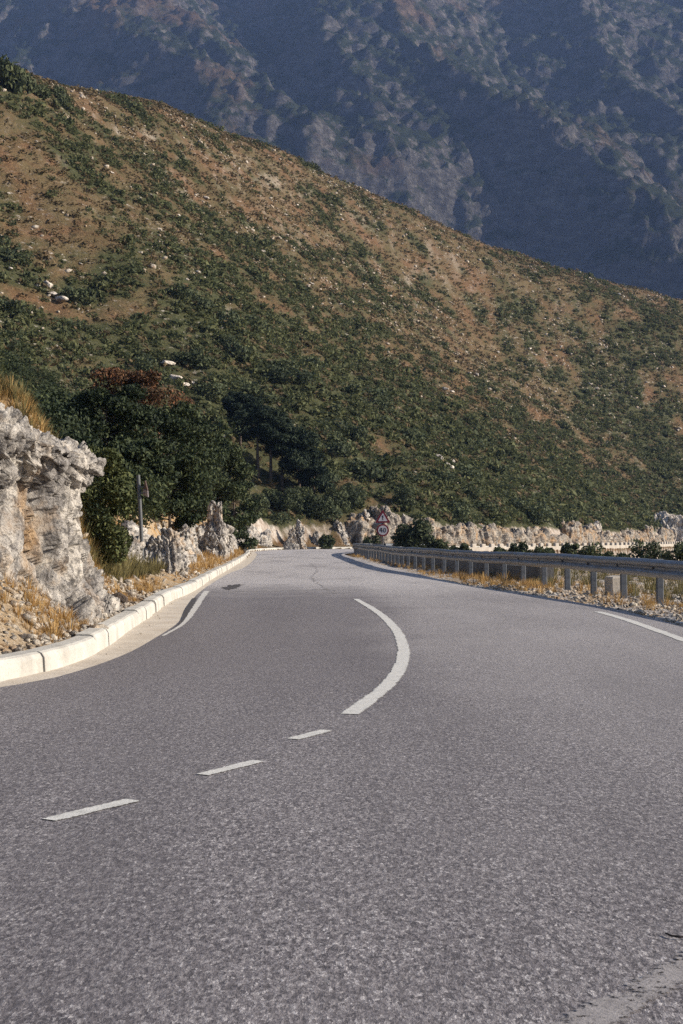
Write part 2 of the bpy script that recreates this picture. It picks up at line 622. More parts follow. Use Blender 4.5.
def m_ground():
    """hillside soil, dry grass and low herbs, gravel at the road"""
    t = NT('hillside_ground')
    pos = t.co
    rot = t.mapped(rot=(0, 0, .32))
    band = t.mapped((1, .38, 1), src=rot)
    n1 = t.noise(.055, 7, .62, vec=band)
    n2 = t.noise(.55, 6, .7, vec=t.mapped((1, .5, 1), src=rot))
    n3 = t.noise(3.2, 5, .7)
    dry = t.ramp(n3, (.25, (.055, .031, .017)), (.5, (.125, .072, .038)), (.78, (.245, .160, .096)))
    dry = t.mix(t.ramp(t.noise(.13, 5, .6), (.40, 0.0), (.58, .85)), dry, t.ramp(n3, (.3, (.062, .050, .026)), (.7, (.150, .118, .062))))
    grn = t.ramp(n3, (.3, (.026, .033, .016)), (.7, (.068, .074, .033)))
    vg = t.n('ShaderNodeAttribute', attribute_name='veg').outputs['Fac']
    vn = t.math('ADD', vg, t.math('MULTIPLY', t.math('SUBTRACT', n2, .5), 1.1))
    c = t.mix(t.ramp(vn, (.12, 0.0), (.62, .9)), dry, grn)
    c = t.mix(t.ramp(n1, (.55, 0.0), (.66, .35)), c, grn)
    # bare stones
    st = t.ramp(t.noise(.9, 7, .8, vec=t.mapped((1.3, .7, 2.0), (0, 0, 0), (7, 3, 1), src=rot)), (.57, 0.0), (.63, 1.0))
    stm = t.math('MULTIPLY', st, t.ramp(t.noise(.06, 4, .6, vec=t.mapped(loc=(5, 5, 2))), (.45, 0.0), (.6, 1.0)))
    c = t.mix(stm, c, (.42, .38, .34))
    # steep cut faces and the gully are bare pale rock and earth
    nz = t.sep(t.geo('Normal'))[2]
    steep = t.ramp(t.math('ADD', nz, t.math('MULTIPLY', t.math('SUBTRACT', n3, .5), .25)), (.50, 1.0), (.66, 0.0))
    rk = t.ramp(t.noise(1.1, 7, .75), (.32, (.13, .10, .08)), (.5, (.36, .30, .25)), (.68, (.58, .54, .49)))
    c = t.mix(steep, c, rk)
    n = t.bump(n2, .8, .6)
    n = t.bump(n3, .9, .25, n)
    return t.done(c, .97, n, spec=.1)


def m_verge():
    t = NT('dry_verge_soil')
    n1 = t.noise(1.3, 6, .65)
    n3 = t.noise(22, 5, .75)
    c = t.ramp(n3, (.25, (.20, .135, .075)), (.5, (.38, .29, .19)), (.75, (.58, .50, .40)))
    c = t.mix(t.ramp(n1, (.45, 0.0), (.60, .75)), c, t.ramp(n3, (.3, (.25, .13, .045)), (.7, (.46, .29, .12))))
    n = t.bump(n3, .9, .06)
    return t.done(c, .97, n, spec=.1)


def m_gravel():
    t = NT('gravel_verge')
    v = t.voro(20, out='Color')
    c = t.ramp(t.sep(v)[0], (0, (.20, .16, .13)), (.5, (.40, .36, .32)), (1, (.62, .58, .53)))
    c = t.mix(t.ramp(t.noise(1.1, 5, .65), (.46, 0.0), (.6, .8)), c, t.ramp(t.noise(24, 4, .7), (.3, (.26, .15, .06)), (.7, (.48, .32, .15))))
    n = t.bump(t.voro(20), .8, -.04)
    return t.done(c, .97, t.bump(t.noise(60, 4), .6, .02, n), spec=.1)


def m_leaf(name, dark, mid, light, sc=.9, trans=.12):
    t = NT(name)
    rnd = t.geo('Random Per Island')
    oi = t.n('ShaderNodeObjectInfo').outputs['Random']
    pn = t.noise(sc, 3, .6, vec=t.geo('Position'))
    f = t.math('ADD', t.math('MULTIPLY', rnd, .45), t.math('MULTIPLY', pn, .55))
    f = t.math('ADD', f, t.math('MULTIPLY', t.math('SUBTRACT', oi, .5), .16))
    c = t.ramp(f, (.25, dark), (.5, mid), (.78, light))
    m = t.done(c, .75, spec=.2)
    tr = t.n('ShaderNodeBsdfTranslucent')
    t.set(tr.inputs['Color'], c)
    mx = t.n('ShaderNodeMixShader')
    mx.inputs[0].default_value = trans
    t.t.links.new(t.b.outputs[0], mx.inputs[1])
    t.t.links.new(tr.outputs[0], mx.inputs[2])
    t.t.links.new(mx.outputs[0], t.out.inputs['Surface'])
    return m


def m_bark():
    t = NT('bark')
    c = t.ramp(t.noise(9, 5, .7, vec=t.mapped((1, 1, .25))), (.3, (.035, .027, .022)), (.7, (.13, .10, .08)))
    return t.done(c, .95, t.bump(t.noise(14, 4, .7, vec=t.mapped((1, 1, .3))), .8, .05))


def m_steel(name, a, b, metal=.55, rough=.5):
    t = NT(name)
    n1 = t.noise(2.2, 6, .65, vec=t.mapped((1, 1, 2.5)))
    c = t.ramp(n1, (.3, a), (.7, b))
    c = t.mix(t.ramp(t.noise(7, 4, .7), (.66, 0.0), (.80, .35)), c, (.16, .11, .08))
    return t.done(c, t.ramp(n1, (.3, rough - .1), (.7, rough + .15)), t.bump(n1, .15, .02), metal=metal, spec=.4)


def m_flat(name, c, rough=.6, metal=0.0):
    t = NT(name)
    n = t.noise(18, 4, .6)
    col = t.mix(t.ramp(n, (.35, .35), (.65, 0.0)), c, tuple(q * .6 for q in c))
    return t.done(col, rough, metal=metal)


def m_mountain():
    t = NT('mountain_rock')
    n0 = t.noise(.0024, 8, .68, dist=.3)
    gul = t.mapped((1, .34, 1), src=t.mapped(rot=(0, 0, -.6435)))
    n1 = t.noise(.028, 8, .74, vec=gul)
    n2 = t.noise(.11, 7, .75, vec=gul)
    rock = t.ramp(n2, (.32, (.034, .032, .032)), (.5, (.072, .067, .064)), (.68, (.175, .163, .152)))
    veg = t.ramp(n2, (.35, (.012, .018, .010)), (.65, (.034, .041, .021)))
    tan = t.ramp(n2, (.3, (.060, .038, .026)), (.7, (.15, .098, .066)))
    nz = t.sep(t.geo('Normal'))[2]
    f = t.math('ADD', t.math('MULTIPLY', n1, 1.0), t.math('MULTIPLY', t.math('SUBTRACT', nz, .68), .75))
    c = t.mix(t.ramp(f, (.44, 0.0), (.50, 1.0)), rock, veg)
    c = t.mix(t.ramp(n0, (.55, 0.0), (.61, .8)), c, tan)
    n = t.bump(n1, .9, 16)
    n = t.bump(n2, .9, 5, n)
    return t.done(c, .98, n, spec=.05)


M = dict(
    asphalt=m_asphalt(), paint=paint_mat('road_paint', (.42, .41, .385), (.60, .585, .55), .40, .50), worn=paint_mat('worn_road_paint', (.20, .185, .185), (.30, .28, .276), .53, .30),
    faded=paint_mat('faded_road_paint', (.40, .385, .36), (.54, .52, .49), .42, .38), gutter=m_gutter(), ground=m_ground(), verge=m_verge(), gravel=m_gravel(), rock=m_rock('limestone', 1.15, .18, 1.2, (1, .97, .93)),
    rock_far=m_rock('cutting_rock', .8, .8, .85, (1, .93, .84)), palerock=m_rock('bleached_rock', 1.6, .3, 1.7, (1, .94, .87)), stone=m_rock('loose_stone', 2.0, .5, 1.35, (1, .93, .82)), mountain=m_mountain(), bark=m_bark(),
    kerb=m_concrete('kerb_concrete', (.35, .335, .305), (.51, .49, .445), 2.2, (.20, .18, .15)),
    parapet=m_concrete('parapet_concrete', (.30, .265, .225), (.46, .42, .37), 1.4),
    shadewall=m_concrete('shade_toned_concrete', (.10, .098, .098), (.17, .165, .16), 1.4, (.06, .058, .055)),  # dark tone stands for the shade on the parapet's road face
    white_stone=m_concrete('whitewashed_stone', (.58, .55, .50), (.75, .72, .67), 2.0),
    dark_road=m_flat('dark_road', (.055, .050, .052), .85), crack=m_flat('crack_filler', (.19, .178, .175), .8),
    rail=m_steel('galvanised_steel', (.16, .175, .20), (.28, .30, .33), .55, .42), post=m_steel('post_steel', (.065, .072, .085), (.125, .135, .155), .3, .6),
    dark=m_flat('dark_bracket', (.030, .030, .034), .7), pole=m_flat('grey_pole', (.11, .115, .12), .6, .3),
    red=m_flat('sign_red', (.20, .018, .034), .5), white=m_flat('sign_white', (.62, .58, .60), .5), black=m_flat('sign_black', (.015, .015, .022), .5), signback=m_flat('sign_back', (.34, .30, .31), .6, .2),
    dullred=m_flat('faded_sign', (.13, .085, .075), .7), twig=m_flat('dry_twig', (.035, .026, .022), .9),
    shrub=m_leaf('maquis_leaves', (.034, .045, .023), (.080, .094, .043), (.150, .155, .067), .12, .34),
    shrub2=m_leaf('dark_shrub_leaves', (.024, .034, .020), (.056, .072, .036), (.115, .128, .058), .5, .2),
    oak=m_leaf('evergreen_leaves', (.013, .021, .011), (.029, .043, .019), (.075, .088, .034), .5),
    bright=m_leaf('sunlit_shrub_leaves', (.026, .037, .015), (.055, .068, .025), (.120, .128, .046), .8),
    pine=m_leaf('pine_needles', (.010, .018, .012), (.022, .036, .021), (.048, .064, .034), .6),
    rust=m_leaf('russet_leaves', (.034, .027, .014), (.085, .048, .024), (.185, .082, .040), .7),
    dry=m_leaf('dry_grass_blades', (.20, .105, .035), (.40, .245, .088), (.62, .44, .20), 1.4, .25),
    herb=m_leaf('dry_herbs', (.050, .042, .021), (.110, .082, .041), (.225, .160, .086), .35, .25),
    olive=m_leaf('olive_weed', (.06, .055, .022), (.13, .11, .045), (.24, .20, .085), 1.4, .2),
)

# ------------------------------------------------------------------ setting: ground sheet
ang = np.concatenate([np.radians(np.arange(-180, -60, 2.5)), np.radians(np.arange(-60, -19, .6)), np.radians(np.arange(-19, 19, .07)),
                      np.radians(np.arange(19, 60, .6)), np.radians(np.arange(60, 180.1, 2.5))])
rad = np.concatenate([np.exp(np.arange(math.log(.4), math.log(85), .022)), np.exp(np.arange(math.log(85), math.log(560), .0060)),
                      np.exp(np.arange(math.log(560), math.log(4600), .03))])
RR, AA = np.meshgrid(rad, ang, indexing='ij')
gx, gy = (RR * np.sin(AA)).ravel(), (RR * np.cos(AA)).ravel()
gz, gsl, gsr, gt = height(gx, gy)
# keep the sheet a little under the detailed verges near the road
near = (np.hypot(gx, gy) < 75)
gz = np.where(near & (gsl > 0) & (gsl < 4), gz - .18 * (1 - sstep(2.5, 4, gsl)), gz)
gz = np.where(near & (gsr > 0) & (gsr < 6), gz - .10 * (1 - sstep(4, 6, gsr)), gz)
ground = struct(mesh('ground', np.stack([gx, gy, gz], 1), grid_faces(len(rad), len(ang))[:, ::-1], M['ground'], smooth=True),
                'scrubby hillside rising from the road with dry tan grass', 'hillside')
_vd = np.where((gsl > 2) & (gt < 1.2), veg_density(gx, gy, gt), 0)
_av = ground.data.attributes.new('veg', 'FLOAT', 'POINT')
_av.data.foreach_set('value', np.clip(_vd, 0, 1).astype(np.float32))

# ------------------------------------------------------------------ road
ey = C_EDGE[:, 1]
eoff = .45 + 1.6 * (1 - sstep(4, 13, ey)) * (np.arange(len(ey)) < np.argmax(ey > 20))
ASPH_R = C_EDGE - normals2(C_EDGE) * eoff[:, None]
road_pts = np.vstack([C_ASPH, ASPH_R[::-1]])
import mathutils.geometry as mg
tris = mg.tessellate_polygon([[Vector((p[0], p[1], 0)) for p in road_pts]])
rv = [(p[0], p[1], 0.0) for p in road_pts]


def up_faces(V, T):
    out = []
    for a, b, c in T:
        A, B, C = (Vector(V[q]) for q in (a, b, c))
        out.append((a, b, c) if (B - A).cross(C - A).z > 0 else (a, c, b))
    return out


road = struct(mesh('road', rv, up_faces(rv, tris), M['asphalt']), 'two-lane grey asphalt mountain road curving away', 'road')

gut = np.vstack([C_KERB[:] + normals2(C_KERB) * .04, (C_ASPH - normals2(C_ASPH) * .35)[::-1]])
gv = [(p[0], p[1], -.006) for p in gut]
tri = mg.tessellate_polygon([[Vector((p[0], p[1], 0)) for p in gut]])
struct(mesh('gutter', gv, up_faces(gv, tri), M['gutter']), 'dusty beige gutter strip along the pale kerb', 'gutter')

# kerb blocks, one metre each, with open joints
kc = C_KERB[(np.hypot(C_KERB[:, 0], C_KERB[:, 1]) < 165)]
kc = spline(kc[::2], .1)
kn = normals2(kc)
ks = np.concatenate([[0], np.cumsum(np.linalg.norm(np.diff(kc, axis=0), axis=1))])
parts = []
s0 = 0.0
while s0 < ks[-1] - 1.1:
    ln = .93 + random.uniform(-.03, .05)
    m = 5
    sa = np.linspace(s0 + .004, s0 + ln - .004, m)
    px = np.stack([np.interp(sa, ks, kc[:, 0]), np.interp(sa, ks, kc[:, 1])], 1)
    nn = np.stack([np.interp(sa, ks, kn[:, 0]), np.interp(sa, ks, kn[:, 1])], 1)
    dz, do = random.uniform(-.012, .010), random.uniform(-.012, .012)
    prof = [(0 + do, -.05), (.012 + do, .120 + dz), (.035 + do, .155 + dz), (.065 + do, .168 + dz), (.20 + do, .172 + dz), (.21 + do, -.05)]
    V = np.array([[px[a, 0] + nn[a, 0] * o, px[a, 1] + nn[a, 1] * o, z] for a in range(m) for (o, z) in prof])
    k = len(prof)
    Fc = [tuple(q) for q in grid_faces(m, k).tolist()] + [tuple(range(k)), tuple(range((m - 1) * k, m * k))[::-1]]
    parts.append((V, Fc))
    s0 += ln
kv, kf = joinpoly(parts)
struct(mesh('kerb', kv, kf, M['kerb']), 'pale concrete kerb of separate blocks curving along the road', 'kerb')

# painted markings
cl = spline([g(*q) for q in [(356, 599), (378, 612.5), (396, 630), (403.5, 650), (399.5, 668), (387, 685), (369, 700), (349, 714)]], .15)
struct(ribbon('centre_line', cl, np.interp(np.arange(len(cl)) / len(cl), [0, .15, 1], [.11, .135, .14]), .004, M['paint']), 'solid white curved centre line', 'road marking')
for a, b in (((50, 819.5), (133, 799.5)), ((203, 774.5), (259, 760.5)), ((293, 739), (327, 730))):
    c = spline([g(*a), ((g(*a)[0] + g(*b)[0]) / 2, (g(*a)[1] + g(*b)[1]) / 2), g(*b)], .1)
    struct(ribbon('lane_dash', c, .095, .004, M['paint']))
le = spline([g(*q) for q in [(163, 636), (183, 624), (194, 610), (201, 599), (207, 591)]], .2)
struct(ribbon('edge_line', le, np.interp(np.arange(len(le)), [0, len(le) * .4, len(le)], [.04, .11, .14]), .004, M['faded']))
for lo, hi, mt, nm in ((-4, 7.5, 'worn', 'edge_line'), (7.5, 21.5, 'paint', 'edge_line')):
    k = np.argmax(ey > lo)
    e = np.argmax(ey > hi)
    struct(ribbon(nm, C_EDGE[k:e], (.15 if mt == 'paint' else .15), .004, M[mt]))
# tar seam and cracks in the surfacing
tr = spline([g(*q) for q in [(168, 633), (181, 623), (188, 610), (195, 598)]], .2)
struct(ribbon('tar_seam', tr, np.interp(np.arange(len(tr)), [0, len(tr) * .6, len(tr)], [.03, .10, .07]), .002, M['dark_road']))
cr = spline([g(*q) for q in [(336, 593.5), (322, 586), (312, 578), (317, 570), (310, 563)]], .3)
cr = cr + np.stack([fbm(np.c_[cr / .8, np.zeros(len(cr))], 3) * .22, 0 * cr[:, 0]], 1)
struct(ribbon('road_crack', cr, .02, .003, M['crack']))
sm = spline([g(*q) for q in [(200, 592.2), (240, 591.5), (280, 590.8), (330, 589.5)]], .1)
sm = sm + np.stack([0 * sm[:, 0], fbm(np.c_[sm / .5, np.zeros(len(sm))], 3) * .35], 1)
struct(ribbon('surfacing_joint', sm, .05 + .10 * np.abs(fbm(np.c_[sm / .7 + 4, np.zeros(len(sm))], 2)), .003, M['crack']))
# dark ragged patch on the far lane
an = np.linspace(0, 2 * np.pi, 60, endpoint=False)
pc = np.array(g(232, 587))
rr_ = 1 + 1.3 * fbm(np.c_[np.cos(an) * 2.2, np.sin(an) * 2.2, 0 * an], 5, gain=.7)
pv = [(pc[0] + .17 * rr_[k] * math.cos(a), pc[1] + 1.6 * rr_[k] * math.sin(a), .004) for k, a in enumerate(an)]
struct(mesh('dark_patch', pv, [tuple(range(60))], M['dark_road']))

# ------------------------------------------------------------------ detailed verges
def verge_strip(name, c, offs, mat, hfun, side, label):
    n = normals2(c) * side
    X = c[:, None, 0] + n[:, None, 0] * offs[None]
    Y = c[:, None, 1] + n[:, None, 1] * offs[None]
    Z = hfun(X.ravel(), Y.ravel(), np.broadcast_to(offs[None], X.shape).ravel())
    fc = grid_faces(X.shape[0], X.shape[1])
    fc = fc if side < 0 else fc[:, ::-1]
    return struct(mesh(name, np.stack([X.ravel(), Y.ravel(), Z], 1), fc, mat, smooth=True), label, 'verge')


def zleft(x, y, o):
    z = height(x, y)[0]
    p = np.stack([x, y, 0 * x], 1)
    w = sstep(.19, .7, o)
    z = np.where(o < .3, .145, z) + w * (fbm(p / .30, 4) * .07 + fbm(p / .09 + 5, 3) * .025 + .02)
    return z + .35 * sstep(.3, 1.2, o) * np.exp(-((y - 14.5) / 4.5)**2) - .14 * sstep(2.4, 3.3, o)


def zright(x, y, o):
    z = height(x, y)[0] + .07
    p = np.stack([x, y, 0 * x], 1)
    w = sstep(.2, .9, o)
    return z - .035 + w * (.05 + fbm(p / .5, 4) * .07 + fbm(p / .12 + 5, 3) * .02) - .12 * sstep(6, 7.5, o)


kk = (C_KERB[:, 1] > 3) & (np.arange(len(C_KERB)) < np.argmax(C_KERB[:, 1] > 80))
vl = spline(C_KERB[kk][::2], .09)
verge_strip('verge_left', vl[::1], np.concatenate([np.arange(.19, 2.4, .06), np.arange(2.4, 3.3, .12)]), M['verge'], zleft, 1, 'dry earth and stones between kerb and rocks')
kk = (C_EDGE[:, 1] > 6) & (np.arange(len(C_EDGE)) < np.argmax(C_EDGE[:, 1] > 84))
vr = spline((C_EDGE - normals2(C_EDGE) * .43)[kk][::2], .16)
verge_strip('verge_right', vr, np.concatenate([np.arange(0, 2.6, .07), np.arange(2.6, 7.6, .25)]), M['gravel'], zright, -1, 'gravel verge and terrace under the guardrail')


def ground_z(x, y):
    """surface height including the fine verges"""
    x = np.asarray(x, float).ravel()
    y = np.asarray(y, float).ravel()
    z, sl, sr, t = height(x, y)
    z = np.where((sl > .19) & (sl < 2.8) & (y > 3) & (y < 80), zleft(x, y, sl), z)
    z = np.where((sr > .3) & (sr < 7) & (y > 6) & (y < 84), zright(x, y, np.maximum(sr - .43, 0)), z)
    return z, sl, sr, t


# ------------------------------------------------------------------ rocks
def rock_noise(V, N, amp, freq, seed, strat=(1, 1, .55)):
    """angular blocks: every noise cell is its own tilted facet, with cracks between and finer blocks on top"""
    q = V * np.array(strat) * freq + seed * 3.7
    w = q + .35 * np.stack([perlin(q * 1.1 + 3), perlin(q * 1.1 + 13), perlin(q * 1.1 + 23)], 1)
    d = .45 * fbm(q * .6, 3)
    for k, (fq, am) in enumerate(((.75, 1.0), (1.9, .55), (4.6, .30), (10.5, .15))):
        f1, f2, c, fc = worley(w * fq + 5 * k)
        d = d + am * ((c - .5) * .8 + 1.0 * fc - .30 * (1 - sstep(0, .12, f2 - f1)))
    d = d + .16 * (ridged(q * 6, 4) - .6)
    return V + N * (amp * d)[:, None]


def vnormals(V, Fc):
    n = np.zeros_like(V)
    fn = np.cross(V[Fc[:, 2]] - V[Fc[:, 0]], V[Fc[:, 3]] - V[Fc[:, 1]])
    for k in range(4):
        np.add.at(n, Fc[:, k], fn)
    return n / (np.linalg.norm(n, axis=1)[:, None] + 1e-9)


def loft_rock(plan, hts, base, prof, n_th, n_t, amp, freq, seed, strat=(1, 1, .55)):
    """closed plan outline, a height per outline point, radial scale by level"""
    pl = np.array([(p[0], p[1], h) for p, h in zip(plan, hts)] + [(plan[0][0], plan[0][1], hts[0])], float)
    c = spline(pl, .05)
    s = np.linspace(0, len(c) - 1, n_th, endpoint=False)
    c = np.stack([np.interp(s, np.arange(len(c)), c[:, k]) for k in range(3)], 1)
    cen = c[:, :2].mean(0)
    hm = c[:, 2].mean()
    pt, ps, pz = [np.array(q, float) for q in zip(*prof)]
    t = np.linspace(0, 1, n_t)
    sc = np.interp(t, pt, ps)
    zz = np.interp(t, pt, pz)
    topw = sstep(.75, 1, t)
    V = np.empty((n_t, n_th, 3))
    for a in range(n_t):
        V[a, :, :2] = cen + (c[:, :2] - cen) * sc[a]
        V[a, :, 2] = base + zz[a] * (c[:, 2] * (1 - topw[a]) + hm * topw[a])
    V = V.reshape(-1, 3)
    Fc = grid_faces(n_t, n_th, True)
    area = 0
    N = vnormals(V, Fc)
    if (N[:n_th * n_t // 2, :2] * (V[:n_th * n_t // 2, :2] - cen)).sum() < 0:
        Fc = Fc[:, ::-1]
        N = -N
    V = rock_noise(V, N, amp, freq, seed, strat)
    return V, Fc


PROF = [(0, 1.10, -.25), (.12, 1.06, 0), (.2, 1.0, .12), (.4, .95, .42), (.6, .93, .72), (.72, .90, .9), (.8, .8, .98), (.9, .45, 1.02), (1, .0, 1.03)]
NOSE = [(0, 1.16, -.15), (.08, 1.09, 0), (.16, 1.03, .12), (.28, 1.0, .27), (.45, .975, .46), (.56, .962, .62), (.62, .975, .70), (.68, 1.03, .79), (.74, 1.04, .86), (.8, .985, .95), (.87, .80, 1.02), (.94, .42, 1.03), (1, 0, 1.04)]
V, Fc = loft_rock([(-4.55, 10.2), (-3.95, 12.2), (-3.38, 14.2), (-3.06, 16.0), (-3.0, 17.0), (-3.4, 18.1), (-4.6, 19.0), (-7, 19.8), (-9.5, 18), (-9.8, 13), (-7, 10)],
                  [2.3, 2.3, 2.2, 2.1, 2.05, 2.0, 2.0, 2.1, 2.2, 2.3, 2.3], .25, NOSE, 900, 420, .24, .95, 2)
_sl = signed_dist(V[:, :2], S_KERB)
_k = np.maximum(0, .27 + .10 * np.abs(fbm(V * 3, 2)) - _sl)
V[:, 0] -= _k * .97                      # the rock stops behind the kerb
bigrock = tag(mesh('rock_outcrop', V, Fc, M['rock'], smooth=False), 'big grey and beige limestone outcrop with an overhanging nose above the kerb', 'rock')


SPUR = [(0, 1.25, -.25), (.1, 1.12, 0), (.2, 1.0, .12), (.35, .86, .30), (.5, .72, .48), (.65, .56, .66), (.78, .42, .82), (.9, .26, .96), (1, 0, 1.04)]


def cut_rock(u0, u1, vt, vb, d, seed, label, group=None, amp=None, mat='rock', base_z=None, depth=None, n=(200, 110), jag=.5, prof=None):
    w = (u1 - u0) * d / F
    x = ((u0 + u1) / 2 - CX) * d / F
    zt = H + (HZ - vt) * d / F
    zb = H + (HZ - vb) * d / F
    h = zt - zb
    dp = depth or max(1.0, w * .7)
    rs = np.random.default_rng(seed)
    an = np.linspace(0, 2 * np.pi, 9, endpoint=False)
    plan = [(x + w / 2 * math.cos(a) * rs.uniform(.85, 1.15), d + dp / 2 * math.sin(a) * rs.uniform(.85, 1.15)) for a in an]
    hts = [h * rs.uniform(1 - jag, 1.05) for a in an]
    hts[0 if seed % 2 else 3] = h * 1.1
    V, Fc = loft_rock(plan, hts, zb, prof or (PROF if w > 1.2 * h else SPUR), n[0], n[1], amp or .16 * h + .05, 2.6 / max(h, .5) + .5, seed, (1, 1, .32))
    sl_ = signed_dist(V[:, :2], S_KERB)
    if d < 120:
        V[:, 0] -= max(0, .4 - float(np.percentile(sl_, 2)))
    return tag(mesh('rock_outcrop', V, Fc, M[mat]), label, 'rock', group)


cut_rock(133, 190, 523, 577, 33.5, 21, 'low grey boulder ridge right behind the leaning sign pole', amp=.2)
cut_rock(178, 194, 520, 560, 44, 22, 'small stubby rock between the boulder ridge and the pointed rock spur', amp=.15)
cut_rock(203, 233, 497, 561, 58, 23, 'tall pointed pale rock spur standing on the grassy verge', amp=.3, jag=.35)
cut_rock(231, 241, 520, 559, 66, 24, 'narrow pale rock pinnacle just beyond the tall pointed spur', amp=.25)
cut_rock(237, 249, 522, 556, 92, 25, 'broad rock at the far kerb corner under the pines', amp=.4)
cut_rock(262, 281, 511, 553, 108, 26, 'jagged grey rock with an ochre earth top at the end of the road', amp=.45)
cut_rock(284, 297, 524, 551, 127, 27, 'small grey rock low in the cutting beside a dark bush', amp=.35)
cut_rock(294, 306, 517, 551, 130, 28, 'upright pale rock slab in the cutting at the bend', amp=.4)
cut_rock(310, 322, 529, 550, 134, 29, 'little pale rock in the cutting left of the small roadside bush', amp=.35)
cut_rock(328, 350, 516, 549, 136.8, 30, 'cracked pale rock face at the bend opposite the guardrail end', amp=.5)
cut_rock(350, 372, 512, 549, 139.2, 31, 'broken pale rock face left of the warning sign', amp=.5)
cut_rock(366, 400, 508, 549, 141.6, 32, 'tall rock face with rusty top behind the warning sign', amp=.5, jag=.3, depth=3.2, prof=PROF, mat='rock_far')
cut_rock(396, 408, 512, 549, 143.5, 33, 'narrow white rock right of the speed limit sign', amp=.4)
cut_rock(104, 141, 571, 606, 17.6, 71, 'broken pale rock mass sloping from the foot of the big outcrop to the kerb', amp=.16, jag=.6, prof=PROF)
# the long far cutting: a chain of rocks along the foot of the slope
sF = C_KERB[(C_KERB[:, 1] > 136) & (C_KERB[:, 1] < 330)]
nF = normals2(sF)
ds = 0
k = 0
while k < len(sF) - 8:
    ln = random.uniform(5, 11)
    st = max(4, int(ln / .5))
    c = sF[min(k + st // 2, len(sF) - 1)] + nF[min(k + st // 2, len(sF) - 1)] * 2.3
    tdir = sF[min(k + st, len(sF) - 1)] - sF[k]
    ang_ = math.atan2(tdir[1], tdir[0])
    h = random.uniform(1.3, 3.4) * (1.25 if sF[k, 1] < 150 else .9)
    an = np.linspace(0, 2 * np.pi, 10, endpoint=False)
    pl = [(c[0] + math.cos(ang_) * ln * .55 * math.cos(a) - math.sin(ang_) * 1.5 * math.sin(a), c[1] + math.sin(ang_) * ln * .55 * math.cos(a) + math.cos(ang_) * 1.5 * math.sin(a)) for a in an]
    V, Fc = loft_rock(pl, [h * random.uniform(.55, 1.1) for a in an], .0, PROF, 150, 54, .5, .75, 40 + k, (1, 1, .4))
    tag(mesh('rock_outcrop', V, Fc, M['rock_far'], smooth=False), 'pale jagged rock in the long cutting above the far road', 'rock', 'rocks in the far roadside cutting')
    k += st
sN = C_KERB[(C_KERB[:, 1] > 30) & (np.arange(len(C_KERB)) < np.argmax(C_KERB[:, 1] > 128))]
nN = normals2(sN)
k = 0
while k < len(sN) - 6:
    ln = random.uniform(2.2, 5)
    st = max(3, int(ln / .5))
    q = min(k + st // 2, len(sN) - 1)
    c = sN[q] + nN[q] * random.uniform(1.7, 2.5)
    tdir = sN[min(k + st, len(sN) - 1)] - sN[k]
    ang_ = math.atan2(tdir[1], tdir[0])
    h = random.uniform(.7, 1.6) * (1 + .5 * float(sstep(60, 110, np.array(c[1]))))
    pl = [(c[0] + math.cos(ang_) * ln * .6 * math.cos(a) - math.sin(ang_) * .9 * math.sin(a), c[1] + math.sin(ang_) * ln * .6 * math.cos(a) + math.cos(ang_) * .9 * math.sin(a)) for a in np.linspace(0, 2 * np.pi, 10, endpoint=False)]
    V, Fc = loft_rock(pl, [h * random.uniform(.5, 1.15) for a in pl], .1, PROF, 160, 70, .34, 1.3, 90 + k, (1, 1, .45))
    tag(mesh('rock_outcrop', V, Fc, M['rock']), 'low broken pale rock in the bank along the kerb left of the road', 'rock', 'low rocks in the bank left of the road')
    k += st
# two bright scars at the far end
for (u0, u1, vt, vb, d, sd, lb) in ((574, 602, 523, 543, 203, 61, 'bright white rock scar with an ochre top above the far road'),
                                    (652, 690, 514, 541, 262, 62, 'large bright white rock slab at the far end of the cutting')):
    cut_rock(u0, u1, vt, vb, d, sd, lb, amp=.45, mat='palerock', depth=4, prof=PROF, jag=.3)


def boulder_mesh(seed, sub=3, amp=.22, flat=.7):
    import bmesh
    bm = bmesh.new()
    bmesh.ops.create_icosphere(bm, subdivisions=sub, radius=1)
    V = np.array([v.co[:] for v in bm.verts])
    T = np.array([[v.index for v in f.verts] for f in bm.faces])
    bm.free()
    rs = np.random.default_rng(seed)
    N = V.copy()
    for q in range(14):                       # planar facets
        nv = rs.normal(size=3)
        nv /= np.linalg.norm(nv)
        e = rs.uniform(.38, .75)
        dd = V @ nv
        V = V - np.maximum(0, dd - e)[:, None] * nv
    V = V + N * (amp * fbm(V * 1.8 + seed, 4))[:, None]
    V *= np.array([1, rs.uniform(.6, .95), flat])
    return V, T


BOULD = [boulder_mesh(100 + q, 3) for q in range(6)]
PEB = [boulder_mesh(200 + q, 1, .1) for q in range(6)]


def scatter_stones(pts, sizes, protos):
    parts = []
    for (x, y, z), s in zip(pts, sizes):
        V, T = protos[random.randrange(len(protos))]
        a = random.uniform(0, 6.28)
        R = np.array([[math.cos(a), -math.sin(a), 0], [math.sin(a), math.cos(a), 0], [0, 0, 1]])
        parts.append((V @ R.T * s + np.array([x, y, z + s * .2]), T))
    return join(parts)


def along(c, lo, hi, n, o0, o1, side, dens=None):
    k = np.where((c[:, 1] > lo) & (c[:, 1] < hi))[0]
    s = RNG.uniform(0, 1, n)**1.0
    i = k[0] + s * (k[-1] - k[0])
    nn = normals2(c) * side
    x = np.interp(i, np.arange(len(c)), c[:, 0])
    y = np.interp(i, np.arange(len(c)), c[:, 1])
    nx = np.interp(i, np.arange(len(c)), nn[:, 0])
    ny = np.interp(i, np.arange(len(c)), nn[:, 1])
    o = RNG.uniform(o0, o1, n)
    return x + nx * o, y + ny * o, o


